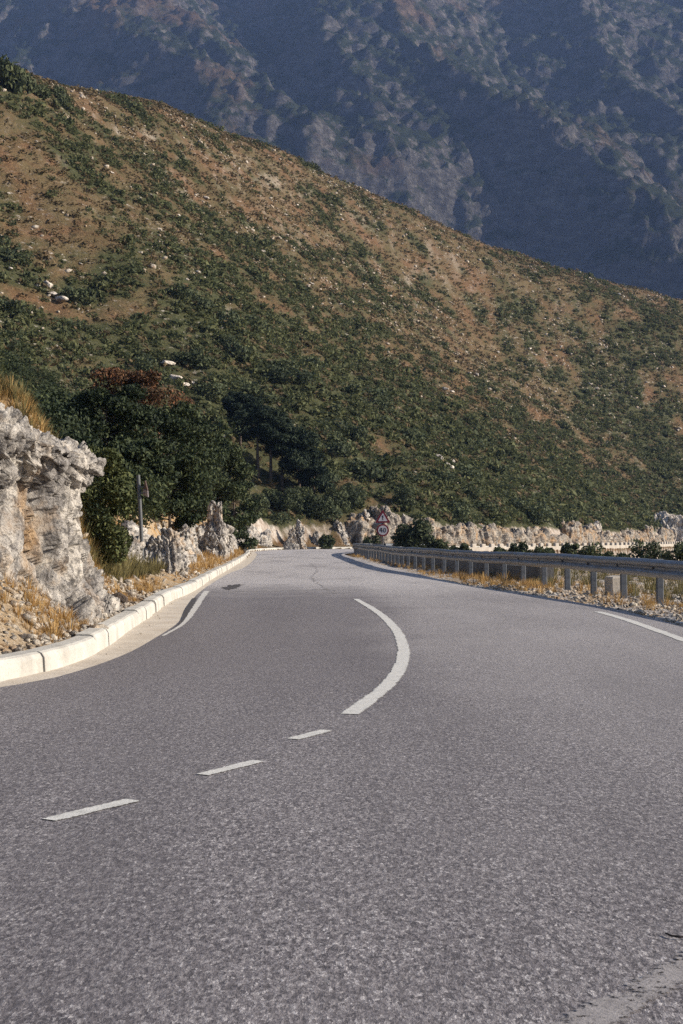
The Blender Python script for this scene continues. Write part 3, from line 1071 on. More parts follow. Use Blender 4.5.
CK = C_KERB[:np.argmax(C_KERB[:, 1] > 125)]
CE = C_EDGE[:np.argmax(C_EDGE[:, 1] > 92)]
x, y, o = along(CK, 8, 26, 7000, .24, 1.9, 1)
x2, y2, o2 = along(CK, 26, 70, 2600, .3, 2.2, 1)
x, y = np.r_[x, x2], np.r_[y, y2]
z = ground_z(x, y)[0]
sz = np.exp(RNG.normal(math.log(.030), .60, len(x))).clip(.010, .16)
V, T = scatter_stones(np.stack([x, y, z], 1), sz, PEB)
tag(mesh('rubble', V, T, M['stone']), 'small pale stones littering the dry verge by the kerb', 'rubble', kind='stuff')
x, y, o = along(CE, 12, 36, 3000, .60, 2.8, -1)
x2, y2, o2 = along(CE, 20, 60, 1500, 1.2, 6.5, -1)
x, y = np.r_[x, x2], np.r_[y, y2]
z = ground_z(x, y)[0]
sz = np.exp(RNG.normal(math.log(.032), .5, len(x))).clip(.012, .12)
V, T = scatter_stones(np.stack([x, y, z], 1), sz, PEB)
tag(mesh('gravel', V, T, M['stone']), 'loose pale gravel along the foot of the guardrail', 'gravel', kind='stuff')
# a few grains fallen on the gutter
gp = [g(u, v) for u, v in ((172, 604), (158, 616), (176, 600), (107, 655), (120, 648), (160, 619), (150, 626), (141, 634))]
for k, (a, b) in enumerate(gp):
    V, T = PEB[k % 6]
    s = random.uniform(.012, .026)
    tag(mesh('pebble', V * s, T, M['stone'], loc=(a, b, .01)), 'pebble lying on the dusty gutter', 'pebble', 'pebbles fallen on the gutter')

# larger stones that can be told apart on the bank
for (u, v, s, lb, mt) in ((118, 603, .17, 'dark brown weathered stone on the bank above the kerb', 'bark'), (26, 640, .08, 'pale loose stone just behind the kerb under the big outcrop', 'stone'),
                          (96, 632, .13, 'flat pale stone beside the kerb below the outcrop base', 'stone'), (128, 596, .10, 'angular pale stone on the slope above the dark brown stone', 'stone')):
    dd_ = np.linspace(9, 24, 600)
    hz_ = ground_z((u - CX) * dd_ / F, dd_)[0]
    kq = int(np.argmax(hz_ >= H + (HZ - v) * dd_ / F))
    d, zz = float(dd_[kq]), float(hz_[kq])
    xx = (u - CX) * d / F
    V, T = BOULD[random.randrange(6)]
    tag(mesh('stone', V * np.array([1.5, .8, .8]) * s, T, M[mt], loc=(xx, d, zz + s * .3)), lb, 'stone')

# pale rocks showing on the hillside, where the photo has them
hr = [(46, 288, 2.0), (60, 303, 1.6), (52, 296, 1.2), (166, 366, 1.6), (176, 383, 1.9), (184, 388, 1.5), (192, 384, .9), (123, 402, .9), (222, 438, .9), (205, 425, .7), (312, 285, 1.2), (320, 290, .8),
      (438, 460, 1.9), (446, 468, 1.7), (452, 463, 1.1), (414, 506, 1.0), (446, 391, 1.6), (452, 393, 1.2), (476, 376, 1.8), (469, 374, 1.1), (498, 353, 1.2), (530, 350, 1.3), (536, 356, 1.1), (528, 355, .9),
      (521, 366, .8), (590, 385, 1.2), (598, 390, 1.5), (604, 396, 1.1), (612, 388, .9), (664, 389, 1.5), (640, 410, .9), (660, 428, .8), (405, 370, .8), (455, 362, .9), (388, 345, .9), (557, 390, .7),
      (607, 365, 1.1), (576, 352, .8), (620, 295, 1.6), (628, 300, 1.0), (560, 290, 1.2), (430, 298, .8), (342, 220, 1.3), (330, 205, .9), (372, 238, .8), (262, 252, 1.0), (255, 263, .7), (190, 205, .9),
      (150, 195, .8), (205, 198, 1.1), (178, 215, .7), (240, 212, .9), (285, 215, 1.3), (297, 205, 1.0), (305, 195, 1.2), (318, 190, .9), (180, 250, .7), (110, 172, .8), (130, 180, .6), (60, 150, .7),
      (35, 142, .8), (240, 305, .7), (300, 335, .7), (340, 305, .9), (352, 300, .8), (395, 283, .7), (480, 300, .8), (515, 312, .9), (545, 320, .8), (600, 332, .9), (650, 345, .8), (200, 235, .8), (20, 260, .9),
      (8, 270, .8), (15, 360, .8), (8, 335, .7), (80, 265, .6), (500, 420, .8), (530, 395, .6), (470, 415, .7), (570, 428, .8), (545, 452, .8), (510, 400, .6), (420, 340, .7), (365, 330, .6)]
hill_rock_xy = []
for k, (u, v, s) in enumerate(hr):
    h_ = hit(u, v, 60)
    if not h_:
        continue
    hill_rock_xy.append(h_)
    V, T = BOULD[k % 6]
    o = mesh('hill_rock', V * np.array([1.3, 1.0, .75]) * s * .52, T, M['palerock'], loc=(h_[0], h_[1], h_[2] + s * .22))
    o.rotation_euler = (random.uniform(-.25, .25), random.uniform(0, .5), random.uniform(-.6, .6))
    tag(o, 'white limestone rock showing through the scrub on the hillside', 'rock', 'white rocks on the hillside')

# small pale stones between the scrub, far too many to count
n = 60000
u = RNG.uniform(-120, 800, n)
r = np.sqrt(RNG.uniform(110**2, 540**2, n))
th = np.arctan((u - CX) / F)
x, y = r * np.sin(th), r * np.cos(th)
z, sl, sr, t = height(x, y)
c_, s_ = math.cos(.32), math.sin(.32)
cl1 = fbm(np.stack([(x * c_ - y * s_) / 9, (x * s_ + y * c_) / 26, 0 * x + 21], 1), 3) + .5 * fbm(np.stack([x / 45, y / 45, 0 * x + 3], 1), 2) + .28 * sstep(.3, .7, t)
k1 = (sl > 6) & (t < 1.03) & (RNG.random(n) < sstep(.08, .50, cl1) * .75 + .006)
x, y, z = x[k1], y[k1], z[k1]
print('scree', len(x))
V, T = scatter_stones(np.stack([x, y, z], 1), np.exp(RNG.normal(math.log(.27), .5, len(x))).clip(.1, .8), PEB)
tag(mesh('scree', V, T, M['stone']), 'pale stony patches between the bushes on the hillside', 'scree', kind='stuff')

# ------------------------------------------------------------------ vegetation
def leafcloud(n, cen, rad, size, elong=1.0, out=.6, rs=None, shell=.55):
    """n leaf faces spread through the outer part of an ellipsoid"""
    rs = rs or RNG
    d = rs.normal(size=(n, 3))
    d /= np.linalg.norm(d, axis=1)[:, None]
    rr = shell + (1 - shell) * rs.random(n)**.7
    P = d * rr[:, None] * np.asarray(rad) + np.asarray(cen)
    N = d * out + rs.normal(size=(n, 3)) * (1 - out)
    N /= np.linalg.norm(N, axis=1)[:, None]
    A = np.cross(N, rs.normal(size=(n, 3)))
    A /= np.linalg.norm(A, axis=1)[:, None]
    B = np.cross(N, A)
    s = size * rs.uniform(.6, 1.35, n)
    A = A * (s * elong)[:, None]
    B = B * s[:, None]
    V = np.stack([P - A * .9, P - B * .55 + A * .1, P + A, P + B * .55 - A * .1], 1).reshape(-1, 3)
    return V, np.arange(4 * n).reshape(-1, 4)


def ico(cen, rad, sub=1):
    import bmesh
    bm = bmesh.new()
    bmesh.ops.create_icosphere(bm, subdivisions=sub, radius=1)
    V = np.array([v.co[:] for v in bm.verts]) * np.asarray(rad) + np.asarray(cen)
    T = np.array([[v.index for v in f.verts] for f in bm.faces])
    bm.free()
    return V, np.c_[T, T[:, 2]]


def shrub_proto(seed, nl, size, lumps=5):
    rs = np.random.default_rng(seed)
    parts = []
    for q in range(lumps):
        a = rs.uniform(0, 6.28)
        r = rs.uniform(.15, .62) if q else 0
        rad = rs.uniform(.32, .6) if q else .65
        c = (r * math.cos(a), r * math.sin(a), rs.uniform(.25, .5) if q else .42)
        parts.append(leafcloud(nl // lumps, c, (rad, rad, rad * .85), size, 1.2, .55, rs, .6))
    return join(parts)


PROTO_S = [shrub_proto(300 + q, 72, .19, 4 + q % 3) for q in range(7)]      # small, for the scrub
PROTO_B = [shrub_proto(400 + q, 620, .085, 7) for q in range(6)]              # finer, for the bushes built one by one

# scrub on the hillside
n = 150000
u = RNG.uniform(-170, 850, n)
r = np.sqrt(RNG.uniform(30**2, 560**2, n))
th = np.arctan((u - CX) / F)
x, y = r * np.sin(th), r * np.cos(th)
z, sl, sr, t = height(x, y)
GLADE = hit(264, 477, 112)
keep = (np.hypot((x - GLADE[0]) * 1.1, (y - GLADE[1]) * .6) > 4.6) & (sl > 2.7 + 2.4 * (r < 130)) & (t > .0) & (t < 1.06)
x, y, z, t, sl = x[keep], y[keep], z[keep], t[keep], sl[keep]
um = CX + F * x / y
dens = veg_density(x, y, t)
b4 = fbm(np.stack([x / 4.0, y / 7.0, 0 * x + 15], 1), 3)
p = np.maximum(sstep(.22, .62, dens), .05 + .35 * sstep(.05, .30, b4))
pick = RNG.random(len(x)) < p * .80
x, y, z, t, p, dens = x[pick], y[pick], z[pick], t[pick], p[pick], dens[pick]
size = np.exp(RNG.normal(math.log(.66), .42, len(x))).clip(.25, 2.0) * (.7 + .5 * p) * (1.05 - .25 * t)
print('scrub candidates', len(x))
dist = np.hypot(x, y)
um = CX + F * x / y
inframe = (um > -5) & (um < 690)
order = np.argsort(-(size / dist) * inframe)
solo = order[:300]
rest = order[300:]


def place_all(idx, protos):
    Vs, n, Fs = [], 0, []
    for i in idx:
        V, Fc = (protos if dist[i] > 120 else PROTO_B if dist[i] > 85 else PROTO_N)[random.randrange(6 if dist[i] > 85 else 3)]
        a = random.uniform(0, 6.28)
        c, s = math.cos(a), math.sin(a)
        q = V @ np.array([[c, s, 0], [-s, c, 0], [0, 0, 1]])
        k = size[i]
        q = q * np.array([k * random.uniform(.85, 1.25), k * random.uniform(.85, 1.25), k * random.uniform(.7, 1.05)]) + np.array([x[i], y[i], z[i] - .12 * k])
        Vs.append(q.astype(np.float32))
        Fs.append(Fc + n)
        n += len(V)
    return np.vstack(Vs), np.vstack(Fs)


PROTO_N = [shrub_proto(430 + q, 3600, .030, 9) for q in range(3)]
V, Fc = place_all(rest, PROTO_S)
tag(mesh('scrub', V, Fc, M['shrub']), 'dense low green scrub in bands across the hillside', 'scrub', kind='stuff')
base_shrubs = []
near_meshes = []
for k, i in enumerate(solo):
    if dist[i] < 110:                        # near ones with fine leaves
        if len(near_meshes) < 3:
            near_meshes.append(mesh('hillside_shrub', *PROTO_N[len(near_meshes)], M['oak']))
            o = near_meshes[-1]
        else:
            o = near_meshes[k % 3].copy()
            COL.objects.link(o)
    elif len(base_shrubs) < len(PROTO_B):
        V, Fc = PROTO_B[len(base_shrubs)]
        o = mesh('hillside_shrub', V, Fc, M['shrub2'])
        base_shrubs.append(o)
    else:
        o = base_shrubs[k % len(PROTO_B)].copy()
        COL.objects.link(o)
    o.location = (x[i], y[i], z[i] - .1 * size[i])
    o.rotation_euler = (0, 0, random.uniform(0, 6.28))
    o.scale = (size[i] * random.uniform(.9, 1.25), size[i] * random.uniform(.9, 1.25), size[i] * random.uniform(.8, 1.1))
    tag(o, 'rounded dark green shrub standing out of the scrub on the hillside', 'shrub', 'larger shrubs on the hillside')


# low dry herbs and tussocks between the shrubs
n = 90000
u = RNG.uniform(-120, 800, n)
r = np.sqrt(RNG.uniform(60**2, 540**2, n))
th = np.arctan((u - CX) / F)
hx, hy = r * np.sin(th), r * np.cos(th)
hz_, sl, sr, ht = height(hx, hy)
k1 = (sl > 3) & (ht < 1.04) & (RNG.random(n) < .55)
hx, hy, hz_ = hx[k1], hy[k1], hz_[k1]
rs = np.random.default_rng(77)
HERB = [leafcloud(11, (0, 0, .28), (.7, .7, .34), .26, 1.3, .5, rs, .5) for q in range(6)]
Vs, Fs, nn = [], [], 0
for a, b, c in zip(hx, hy, hz_):
    V, Fc = HERB[random.randrange(6)]
    Vs.append((V * random.uniform(.35, 1.15) + np.array([a, b, c])).astype(np.float32))
    Fs.append(Fc + nn)
    nn += len(V)
tag(mesh('tussock_grass', np.vstack(Vs), np.vstack(Fs), M['herb']), 'brownish dry herbs and tussocks covering the open parts of the hillside', 'grass', kind='stuff')


# bushes one by one
def bush(u, v, d, w, h, label, mat='shrub2', group=None, zb=None, nl=1500, leaf=.06):
    xx = (u - CX) * d / F
    zz = float(ground_z([xx], [d])[0][0]) if zb is None else zb
    rs = np.random.default_rng(int(u * 7 + v))
    parts = []
    for q in range(14):
        f = rs.uniform(.12, .85) if q else .5
        rad = (w / 2) * rs.uniform(.32, .55) * math.sin(math.pi * (.15 + .75 * f))**.5
        off = max(0, w / 2 - rad) * math.sin(math.pi * (.2 + .7 * f))
        a_ = rs.uniform(0, 6.28)
        parts.append(leafcloud(nl // 14, (off * math.cos(a_), off * math.sin(a_), f * h), (rad, rad, min(rad, h * .3)), leaf, 1.3, .5, rs, .5))
    parts.append(leafcloud(nl // 6, (0, 0, h * .45), (w * .36, w * .36, h * .42), leaf, 1.3, .4, rs, .2))
    V, Fc = join(parts)
    o = mesh('bush', V, Fc, M[mat], loc=(xx, d, zz - .05))
    return tag(o, label, 'bush', group)


bush(104, 500, 22.5, 1.05, 2.35, 'sunlit yellow-green bush right behind the nose of the big outcrop', 'bright', nl=9000, leaf=.030)
bush(84, 430, 27, 1.6, 2.4, 'darker green bush behind the top of the big outcrop', 'oak', nl=7000, leaf=.04)
bush(131, 545, 36.5, 2.2, 1.9, 'dark shady bush at the foot of the leaning sign pole', 'oak', nl=6000, leaf=.045)
bush(327, 543, 131, 1.6, 1.5, 'small dark bush at the kerb in the middle of the bend', leaf=.12)
for q, (u_, v_, w_, h_) in enumerate(((256, 516, 2.6, 2.0), (271, 508, 2.4, 1.8), (288, 514, 3.2, 2.6), (303, 510, 2.8, 2.2), (318, 518, 3.2, 2.6), (336, 512, 3.4, 2.4), (352, 506, 3.2, 2.2), (404, 508, 3.0, 2.2))):
    hb_ = hit(u_, v_, 100)
    bush(u_, v_, hb_[1], w_, h_, 'dark bush growing along the top of the rock cutting at the bend', 'shrub2', 'bushes on top of the cutting at the bend', leaf=.11)
bush(372, 541, 106, 1.7, 1.7, 'low dark bush behind the guardrail end left of the signs', zb=-.3, leaf=.1)
bush(414, 535, 104, 3.3, 3.2, 'tall dark bush behind the guardrail just right of the signs', zb=-.6, leaf=.12, nl=3000)
bush(435, 541, 100, 2.2, 1.9, 'lower dark bush touching the tall bush right of the signs', zb=-.6, leaf=.12)
bush(462, 546, 96, 2.0, 1.2, 'small dark bush behind the rail before the far parapet begins', zb=-.5, leaf=.12)
bush(500, 548, 92, 1.3, 1.0, 'tiny dark bush in front of the start of the far retaining wall', zb=-.5, leaf=.1)
bush(521, 547, 90, 1.9, 1.4, 'dark bush in front of the far retaining wall', zb=-.6, leaf=.1)
bush(542, 548, 86, 1.9, 1.1, 'flat dark bush between the two wall gaps behind the rail', zb=-.6, leaf=.1)
bush(571, 545, 80, 1.3, 1.5, 'upright dark bush behind the rail left of the broad bush', zb=-.6, leaf=.09)
bush(594, 547, 78, 2.1, 1.4, 'broad dark bush in the gully behind the guardrail', zb=-.6, leaf=.09)
bush(616, 552, 74, 1.8, .9, 'low flat bush right of the broad bush behind the rail', zb=-.6, leaf=.09)
bush(645, 549, 84, 2.5, 1.6, 'round dark bush under the far white rock slab', zb=-.7, leaf=.09)
bush(676, 550, 80, 2.4, 1.5, 'dark bush at the picture edge behind the rail', zb=-.7, leaf=.09)
for k in range(12):                     # outside the frame to the right, so that the gully edge goes on
    bush(705 + 24 * k, 548, 70 + 3 * (k % 4), 2.0, 1.5, 'dark bush along the gully edge beyond the guardrail', group='bushes along the gully edge', zb=-.7, leaf=.1)


# trees
def tree(loc, hgt, kind, label, rs_seed, crown_w=.55, bare=.3, mat='oak', lean=0.0, group=None, nclump=46, leafs=170, leaf=.10, mats=None):
    rs = np.random.default_rng(rs_seed)
    root = empty(kind, loc)
    tag(root, label, 'tree', group)
    parts = []
    n = 9
    tz = np.linspace(-.3, hgt * .93, n)
    path = np.stack([lean * tz + np.cumsum(rs.normal(0, .035, n)) * hgt * .12, np.cumsum(rs.normal(0, .03, n)) * hgt * .12, tz], 1)
    r0 = .028 * hgt
    parts.append(tube(path, r0 * (1 - .85 * np.linspace(0, 1, n)), 9))
    clumps = []
    nb = 15
    for q in range(nb):
        f = bare + (1 - bare) * (q + rs.random()) / nb
        z0 = f * hgt * .9
        p0 = np.array([np.interp(z0, tz, path[:, 0]), np.interp(z0, tz, path[:, 1]), z0])
        a = q * 2.4 + rs.uniform(-.4, .4)
        g_ = (f - bare) / (1 - bare)
        if kind == 'pine_tree':
            ln = hgt * crown_w * .5 * (1.05 - .75 * g_**1.4) * rs.uniform(.7, 1.15)
            up = .12 + .35 * g_
        else:
            ln = hgt * crown_w * .5 * math.sin(math.pi * (.16 + .76 * g_))**.7 * rs.uniform(.7, 1.15)
            up = .25 + .5 * g_
        dr = np.array([math.cos(a), math.sin(a), up])
        pts = [p0 + dr * ln * s + np.array([0, 0, -.06 * ln * math.sin(3 * s)]) for s in np.linspace(0, 1, 5)]
        parts.append(tube(pts, r0 * .34 * (1 - .8 * np.linspace(0, 1, 5)) * (1.1 - .6 * g_), 6))
        for s in (.45, .75, 1.0):
            clumps.append((pts[2] * (1 - s) + pts[4] * s + rs.normal(0, .05 * hgt, 3) * np.array([1, 1, .5]), ln * .36 * rs.uniform(.75, 1.2) + .035 * hgt))
    clumps.append((path[-1], .09 * hgt))
    Vb, Fb = join(parts)
    mesh('trunk', Vb, tri_clean(Vb, Fb), M['bark'], root, smooth=True)
    fl = []
    for c, rd in clumps:
        el = 2.6 if kind == 'pine_tree' else 1.25
        fl.append(leafcloud(leafs, c, (rd, rd, rd * .62), leaf, el, .45, rs, .35))
    Vc, Fc_ = join(fl)
    mesh('crown', Vc, Fc_, M[mat], root)
    return root


def tloc(u, d):
    xx = (u - CX) * d / F
    return (xx, d, float(ground_z([xx], [d])[0][0]) - .1)


def ztop(v, d):
    return H + (HZ - v) * d / F


TREES = [  # u, d, v_top, kind, mat, crown width, bare, label
    (131, 58, 368, 'broadleaf_tree', 'rust', .56, .30, 'tall tree with rusty red-brown top behind the outcrop'),
    (106, 46, 392, 'broadleaf_tree', 'oak', .80, .12, 'dark evergreen tree left of and below the rusty topped tree'),
    (158, 48, 408, 'broadleaf_tree', 'oak', .85, .10, 'dark green tree straight above the leaning sign pole'),
    (188, 62, 424, 'broadleaf_tree', 'oak', .70, .18, 'dense dark green tree behind the low boulder ridge'),
    (134, 40, 448, 'broadleaf_tree', 'oak', .9, .05, 'low shady tree filling the gap behind the sign pole'),
    (170, 46, 462, 'broadleaf_tree', 'oak', .8, .22, 'low spreading tree overhanging the boulder ridge'),
    (212, 74, 436, 'broadleaf_tree', 'oak', .60, .12, 'rounded green tree rising behind the tall pointed rock spur'),
    (232, 88, 478, 'broadleaf_tree', 'oak', .6, .05, 'small bushy tree between the pointed spur and the pines'),
    (70, 70, 420, 'broadleaf_tree', 'oak', .8, .1, 'green tree half hidden behind the top of the outcrop'),
    (240, 446, 391, 'pine_tree', 'pine', .60, .62, 'slim pine highest on the slope, with a bare lower trunk'),
    (258, 478, 402, 'pine_tree', 'pine', .46, .62, 'pine with a tall bare trunk in the middle of the pine group'),
    (271, 482, 407, 'pine_tree', 'pine', .46, .60, 'pine with spreading crown and thin trunk beside the middle pine'),
    (282, 487, 414, 'pine_tree', 'pine', .48, .48, 'dark bulky pine on the road side of the pine group'),
    (299, 496, 426, 'pine_tree', 'pine', .50, .34, 'bushy low-branched pine further down the slope'),
    (314, 502, 446, 'pine_tree', 'pine', .60, .22, 'lowest pine at the downhill end of the pine group'),
]
for q, (u_, d_, vt, kd, mt, cw, bare, lb) in enumerate(TREES):
    if kd == 'pine_tree':                 # second value is the photo row of the trunk's foot
        lc = hit(u_, d_, 112)
        d_ = lc[1]
    else:
        lc = tloc(u_, d_)
    hg = max(2.2, ztop(vt, d_) - lc[2])
    print('tree', u_, d_, 'base z %.1f h %.1f v_base %.0f' % (lc[2], hg, HZ - (lc[2] - H) * F / d_))
    tree(lc, hg, kd, lb, 500 + q, cw, bare, mt, leaf=.060 if d_ < 65 else .085, leafs=330 if d_ < 80 else 230)

# dark shrubs and trees standing on the ridge line
for (u_, v_, w, h_, lb) in ((4, 84, 6.5, 5.0, 'dark tree clump on the ridge at the picture edge'), (22, 88, 5, 3.0, 'dark bush beside the ridge tree clump'), (36, 92, 3.5, 2.2, 'round dark bush on the ridge top'),
                            (56, 94, 3.6, 2.4, 'separate dark ridge bush with sky-blue mountain behind'), (62, 103, 3.2, 2.2, 'dark bush just below the ridge crest')):
    hh = hit(u_, v_ + 2, 100)
    if hh:
        V, Fc = shrub_proto(int(u_ * 5 + 3), 1500, .10, 9)
        tag(mesh('bush', V * np.array([w / 2, w / 2, h_ / 1.05]), Fc, M['shrub2'], loc=(hh[0], hh[1], hh[2] - .2)), lb, 'bush')


# grasses
def tuft_proto(seed, nb, hgt, spread, wid):
    rs = np.random.default_rng(seed)
    V, Fc = [], []
    for q in range(nb):
        a = rs.uniform(0, 6.28)
        r = spread * rs.random()**.7
        b = np.array([r * .45 * math.cos(a), r * .45 * math.sin(a), 0])
        hh = hgt * rs.uniform(.55, 1.15)
        tip = np.array([b[0] + r * 1.2 * math.cos(a), b[1] + r * 1.2 * math.sin(a), hh])
        mid = (b + tip) / 2 + np.array([0, 0, hh * .14])
        w = np.array([-math.sin(a + .6), math.cos(a + .6), 0]) * wid
        n = len(V)
        V += [b - w, b + w, mid + w * .8, mid - w * .8, tip - w * .2, tip + w * .2]
        Fc += [(n, n + 1, n + 2, n + 3), (n + 3, n + 2, n + 5, n + 4)]
    return np.array(V), np.array(Fc)


def grass(name, xs, ys, hs, protos, mat, label, zoff=0.0):
    zs = ground_z(xs, ys)[0] + zoff
    parts = []
    for a, b, c, h_ in zip(xs, ys, zs, hs):
        V, Fc = protos[random.randrange(len(protos))]
        t_ = random.uniform(0, 6.28)
        R = np.array([[math.cos(t_), -math.sin(t_), 0], [math.sin(t_), math.cos(t_), 0], [0, 0, 1]])
        parts.append((V @ R.T * h_ + np.array([a, b, c - .01]), Fc))
    V, Fc = join(parts)
    return tag(mesh(name, V, Fc, M[mat]), label, 'grass', kind='stuff')


TUF = [tuft_proto(700 + q, 26, 1.0, .55, .018) for q in range(5)]


def clumpy(x, y, sc, lo):
    return fbm(np.stack([x / sc, y / sc, 0 * x + 4], 1), 3) > lo


x, y, o = along(CK, 9, 26, 2600, .30, 2.0, 1)
x2, y2, o2 = along(CK, 26, 120, 3400, .32, 3.2, 1)
k1 = clumpy(x, y, 1.1, .02)
k2 = clumpy(x2, y2, 2.5, -.12)
xs, ys = np.r_[x[k1], x2[k2]], np.r_[y[k1], y2[k2]]
hs = np.exp(RNG.normal(math.log(.085), .4, len(xs))).clip(.04, .25) * (1 + .7 * sstep(22, 40, ys))
grass('dry_grass', xs, ys, hs, TUF, 'dry', 'golden dry grass along the rocks behind the kerb')
x, y, o = along(CE, 14, 40, 1500, .95, 3.2, -1)
x2, y2, o2 = along(CE, 30, 90, 1500, .85, 2.4, -1)
k1 = clumpy(x, y, 1.0, .08)
k2 = clumpy(x2, y2, 2.0, -.1)
xs, ys = np.r_[x[k1], x2[k2]], np.r_[y[k1], y2[k2]]
hs = np.exp(RNG.normal(math.log(.10), .4, len(xs))).clip(.04, .28)
grass('dry_grass', xs, ys, hs, TUF, 'dry', 'golden dry grass at the foot of the guardrail posts')
x, y, o = along(CE, 22, 62, 1500, 2.2, 6.6, -1)
k1 = clumpy(x, y, 1.6, -.05)
grass('weeds', x[k1], y[k1], np.exp(RNG.normal(math.log(.16), .4, int(k1.sum()))).clip(.06, .4), TUF, 'olive', 'olive and brown weeds on the gravel terrace behind the guardrail')
# grey-brown weeds by the sign pole and the olive tufts
x, y, o = along(CK, 21, 33, 700, .9, 2.6, 1)
grass('weeds', x, y, np.exp(RNG.normal(math.log(.22), .35, len(x))), TUF, 'olive', 'brownish weeds around the base of the sign pole')
# tall grass behind the top of the outcrop
n = 1900
x = RNG.uniform(-7.6, -3.9, n)
y = RNG.uniform(20.2, 24, n)
z0 = ground_z(x, y)[0]
grass('dry_grass', x, y, RNG.uniform(.07, .24, n), TUF, 'dry', 'golden grass behind the top of the big outcrop', .0)
n = 500
x = RNG.uniform(-7.6, -3.9, n)
y = RNG.uniform(20, 24, n)
grass('weeds', x, y, RNG.uniform(.06, .26, n), TUF, 'olive', 'olive weeds mixed into the golden grass behind the outcrop')

# ------------------------------------------------------------------ guardrail
rc = C_RAIL
rn = normals2(rc)
rs_ = np.concatenate([[0], np.cumsum(np.linalg.norm(np.diff(rc, axis=0), axis=1))])


def rail_pt(s):
    return np.array([np.interp(s, rs_, rc[:, 0]), np.interp(s, rs_, rc[:, 1])]), np.array([np.interp(s, rs_, rn[:, 0]), np.interp(s, rs_, rn[:, 1])])


gr = empty('guardrail', (float(rc[0, 0]), float(rc[0, 1]), 0))
tag(gr, 'grey galvanised steel guardrail with a double-wave beam along the gravel verge', 'guardrail')
org = np.array([rc[0, 0], rc[0, 1], 0])
wp = [(.0, .0), (.025, .012), (.062, .035), (.080, .055), (.080, .085), (.062, .105), (.022, .128), (.004, .142), (.004, .168), (.022, .182), (.062, .205), (.080, .225), (.080, .255), (.062, .275), (.025, .298), (.0, .31)]
ss = np.arange(0, rs_[-1], .5)
zb = .435
V = []
for s in ss:
    p, n_ = rail_pt(s)
    sag = .006 * math.sin(s * 1.3) + .012 * math.sin(s * .37) - .10 * float(sstep(60, 100, np.array(s)))
    lat = .012 * math.sin(s * .9)
    for (o, zz) in wp:                    # front, bulging towards the road
        V.append((p[0] + n_[0] * (o + lat), p[1] + n_[1] * (o + lat), zb + zz + sag))
    for (o, zz) in wp[::-1]:              # back skin 4 mm behind
        V.append((p[0] + n_[0] * (o + lat - .005), p[1] + n_[1] * (o + lat - .005), zb + zz + sag))
V = np.array(V) - org
mesh('beam', V, grid_faces(len(ss), len(wp) * 2, True), M['rail'], gr, smooth=False)
post_s = np.arange(1.0, rs_[-1] - .2, 1.95)
for k, s in enumerate(post_s):
    p, n_ = rail_pt(s)
    a = math.atan2(n_[1], n_[0])
    V1, F1 = box(.12, .07, 1.02, (-.105, 0, .23), .012)
    V2, F2 = box(.05, .10, .20, (-.024, 0, .60), .008)
    Vp, Fp = joinpoly([(V1, F1), (V2, F2)])
    zz = -.10 * float(sstep(60, 100, np.array(s)))
    o = mesh('post', Vp, Fp, M['post'], gr, loc=(p[0] - org[0], p[1] - org[1], zz))
    o.rotation_euler = (random.uniform(-.02, .02), random.uniform(-.015, .015), a)
    V3, F3 = box(.012, .075, .05, (.012, 0, .59), .004)
    b = mesh('bolt_plate', V3, F3, M['dark'], o)

# low concrete parapet behind the rail, with two loose blocks nearer
pw = spline([(4.9, 35), (4.2, 41), (3.55, 48), (3.0, 56), (2.6, 66), (2.35, 76)], .5)
pn = normals2(pw)
def sweep(c, n_, prof, wob):
    V = []
    for k in range(len(c)):
        for (o, zz) in prof:
            w = wob * math.sin(k * 1.7)
            V.append((c[k, 0] + n_[k, 0] * (o + w), c[k, 1] + n_[k, 1] * (o + w), zz + wob * math.sin(k * .8)))
    m_ = len(prof)
    return V, [tuple(q) for q in grid_faces(len(c), m_).tolist()] + [tuple(range(m_)), tuple(range((len(c) - 1) * m_, len(c) * m_))[::-1]] + \
        [(k * m_, k * m_ + m_, k * m_ + 2 * m_ - 1, k * m_ + m_ - 1) for k in range(len(c) - 1)]


V, Fc = sweep(pw, pn, [(0, -.2), (0, .36), (-.33, .36), (-.33, -.2)], .012)
pwall = tag(mesh('parapet_wall', V, Fc, M['shadewall']), 'low parapet wall behind the guardrail posts, shaded face coloured dark, sunlit top coloured pale', 'wall')
V, Fc = sweep(pw, pn, [(.02, .362), (.02, .42), (0, .435), (-.33, .435), (-.35, .42), (-.35, .362)], .012)
mesh('sunlit_top', V, Fc, M['kerb'], pwall)  # pale cap added as the sunlit top of the parapet
for (a, b, lx, lb) in ((5.3, 27.6, .34, 'small weathered concrete block seen through the gap between two rail posts'), (6.4, 24.4, .42, 'weathered concrete block beyond the rail at the picture edge')):
    V, Fc = box(.30, lx, .50, (0, 0, .1), .03)
    o = mesh('concrete_block', V, Fc, M['parapet'], loc=(a, b, 0))
    o.rotation_euler = (.03, -.04, random.uniform(-.2, .3))
    tag(o, lb, 'concrete block')

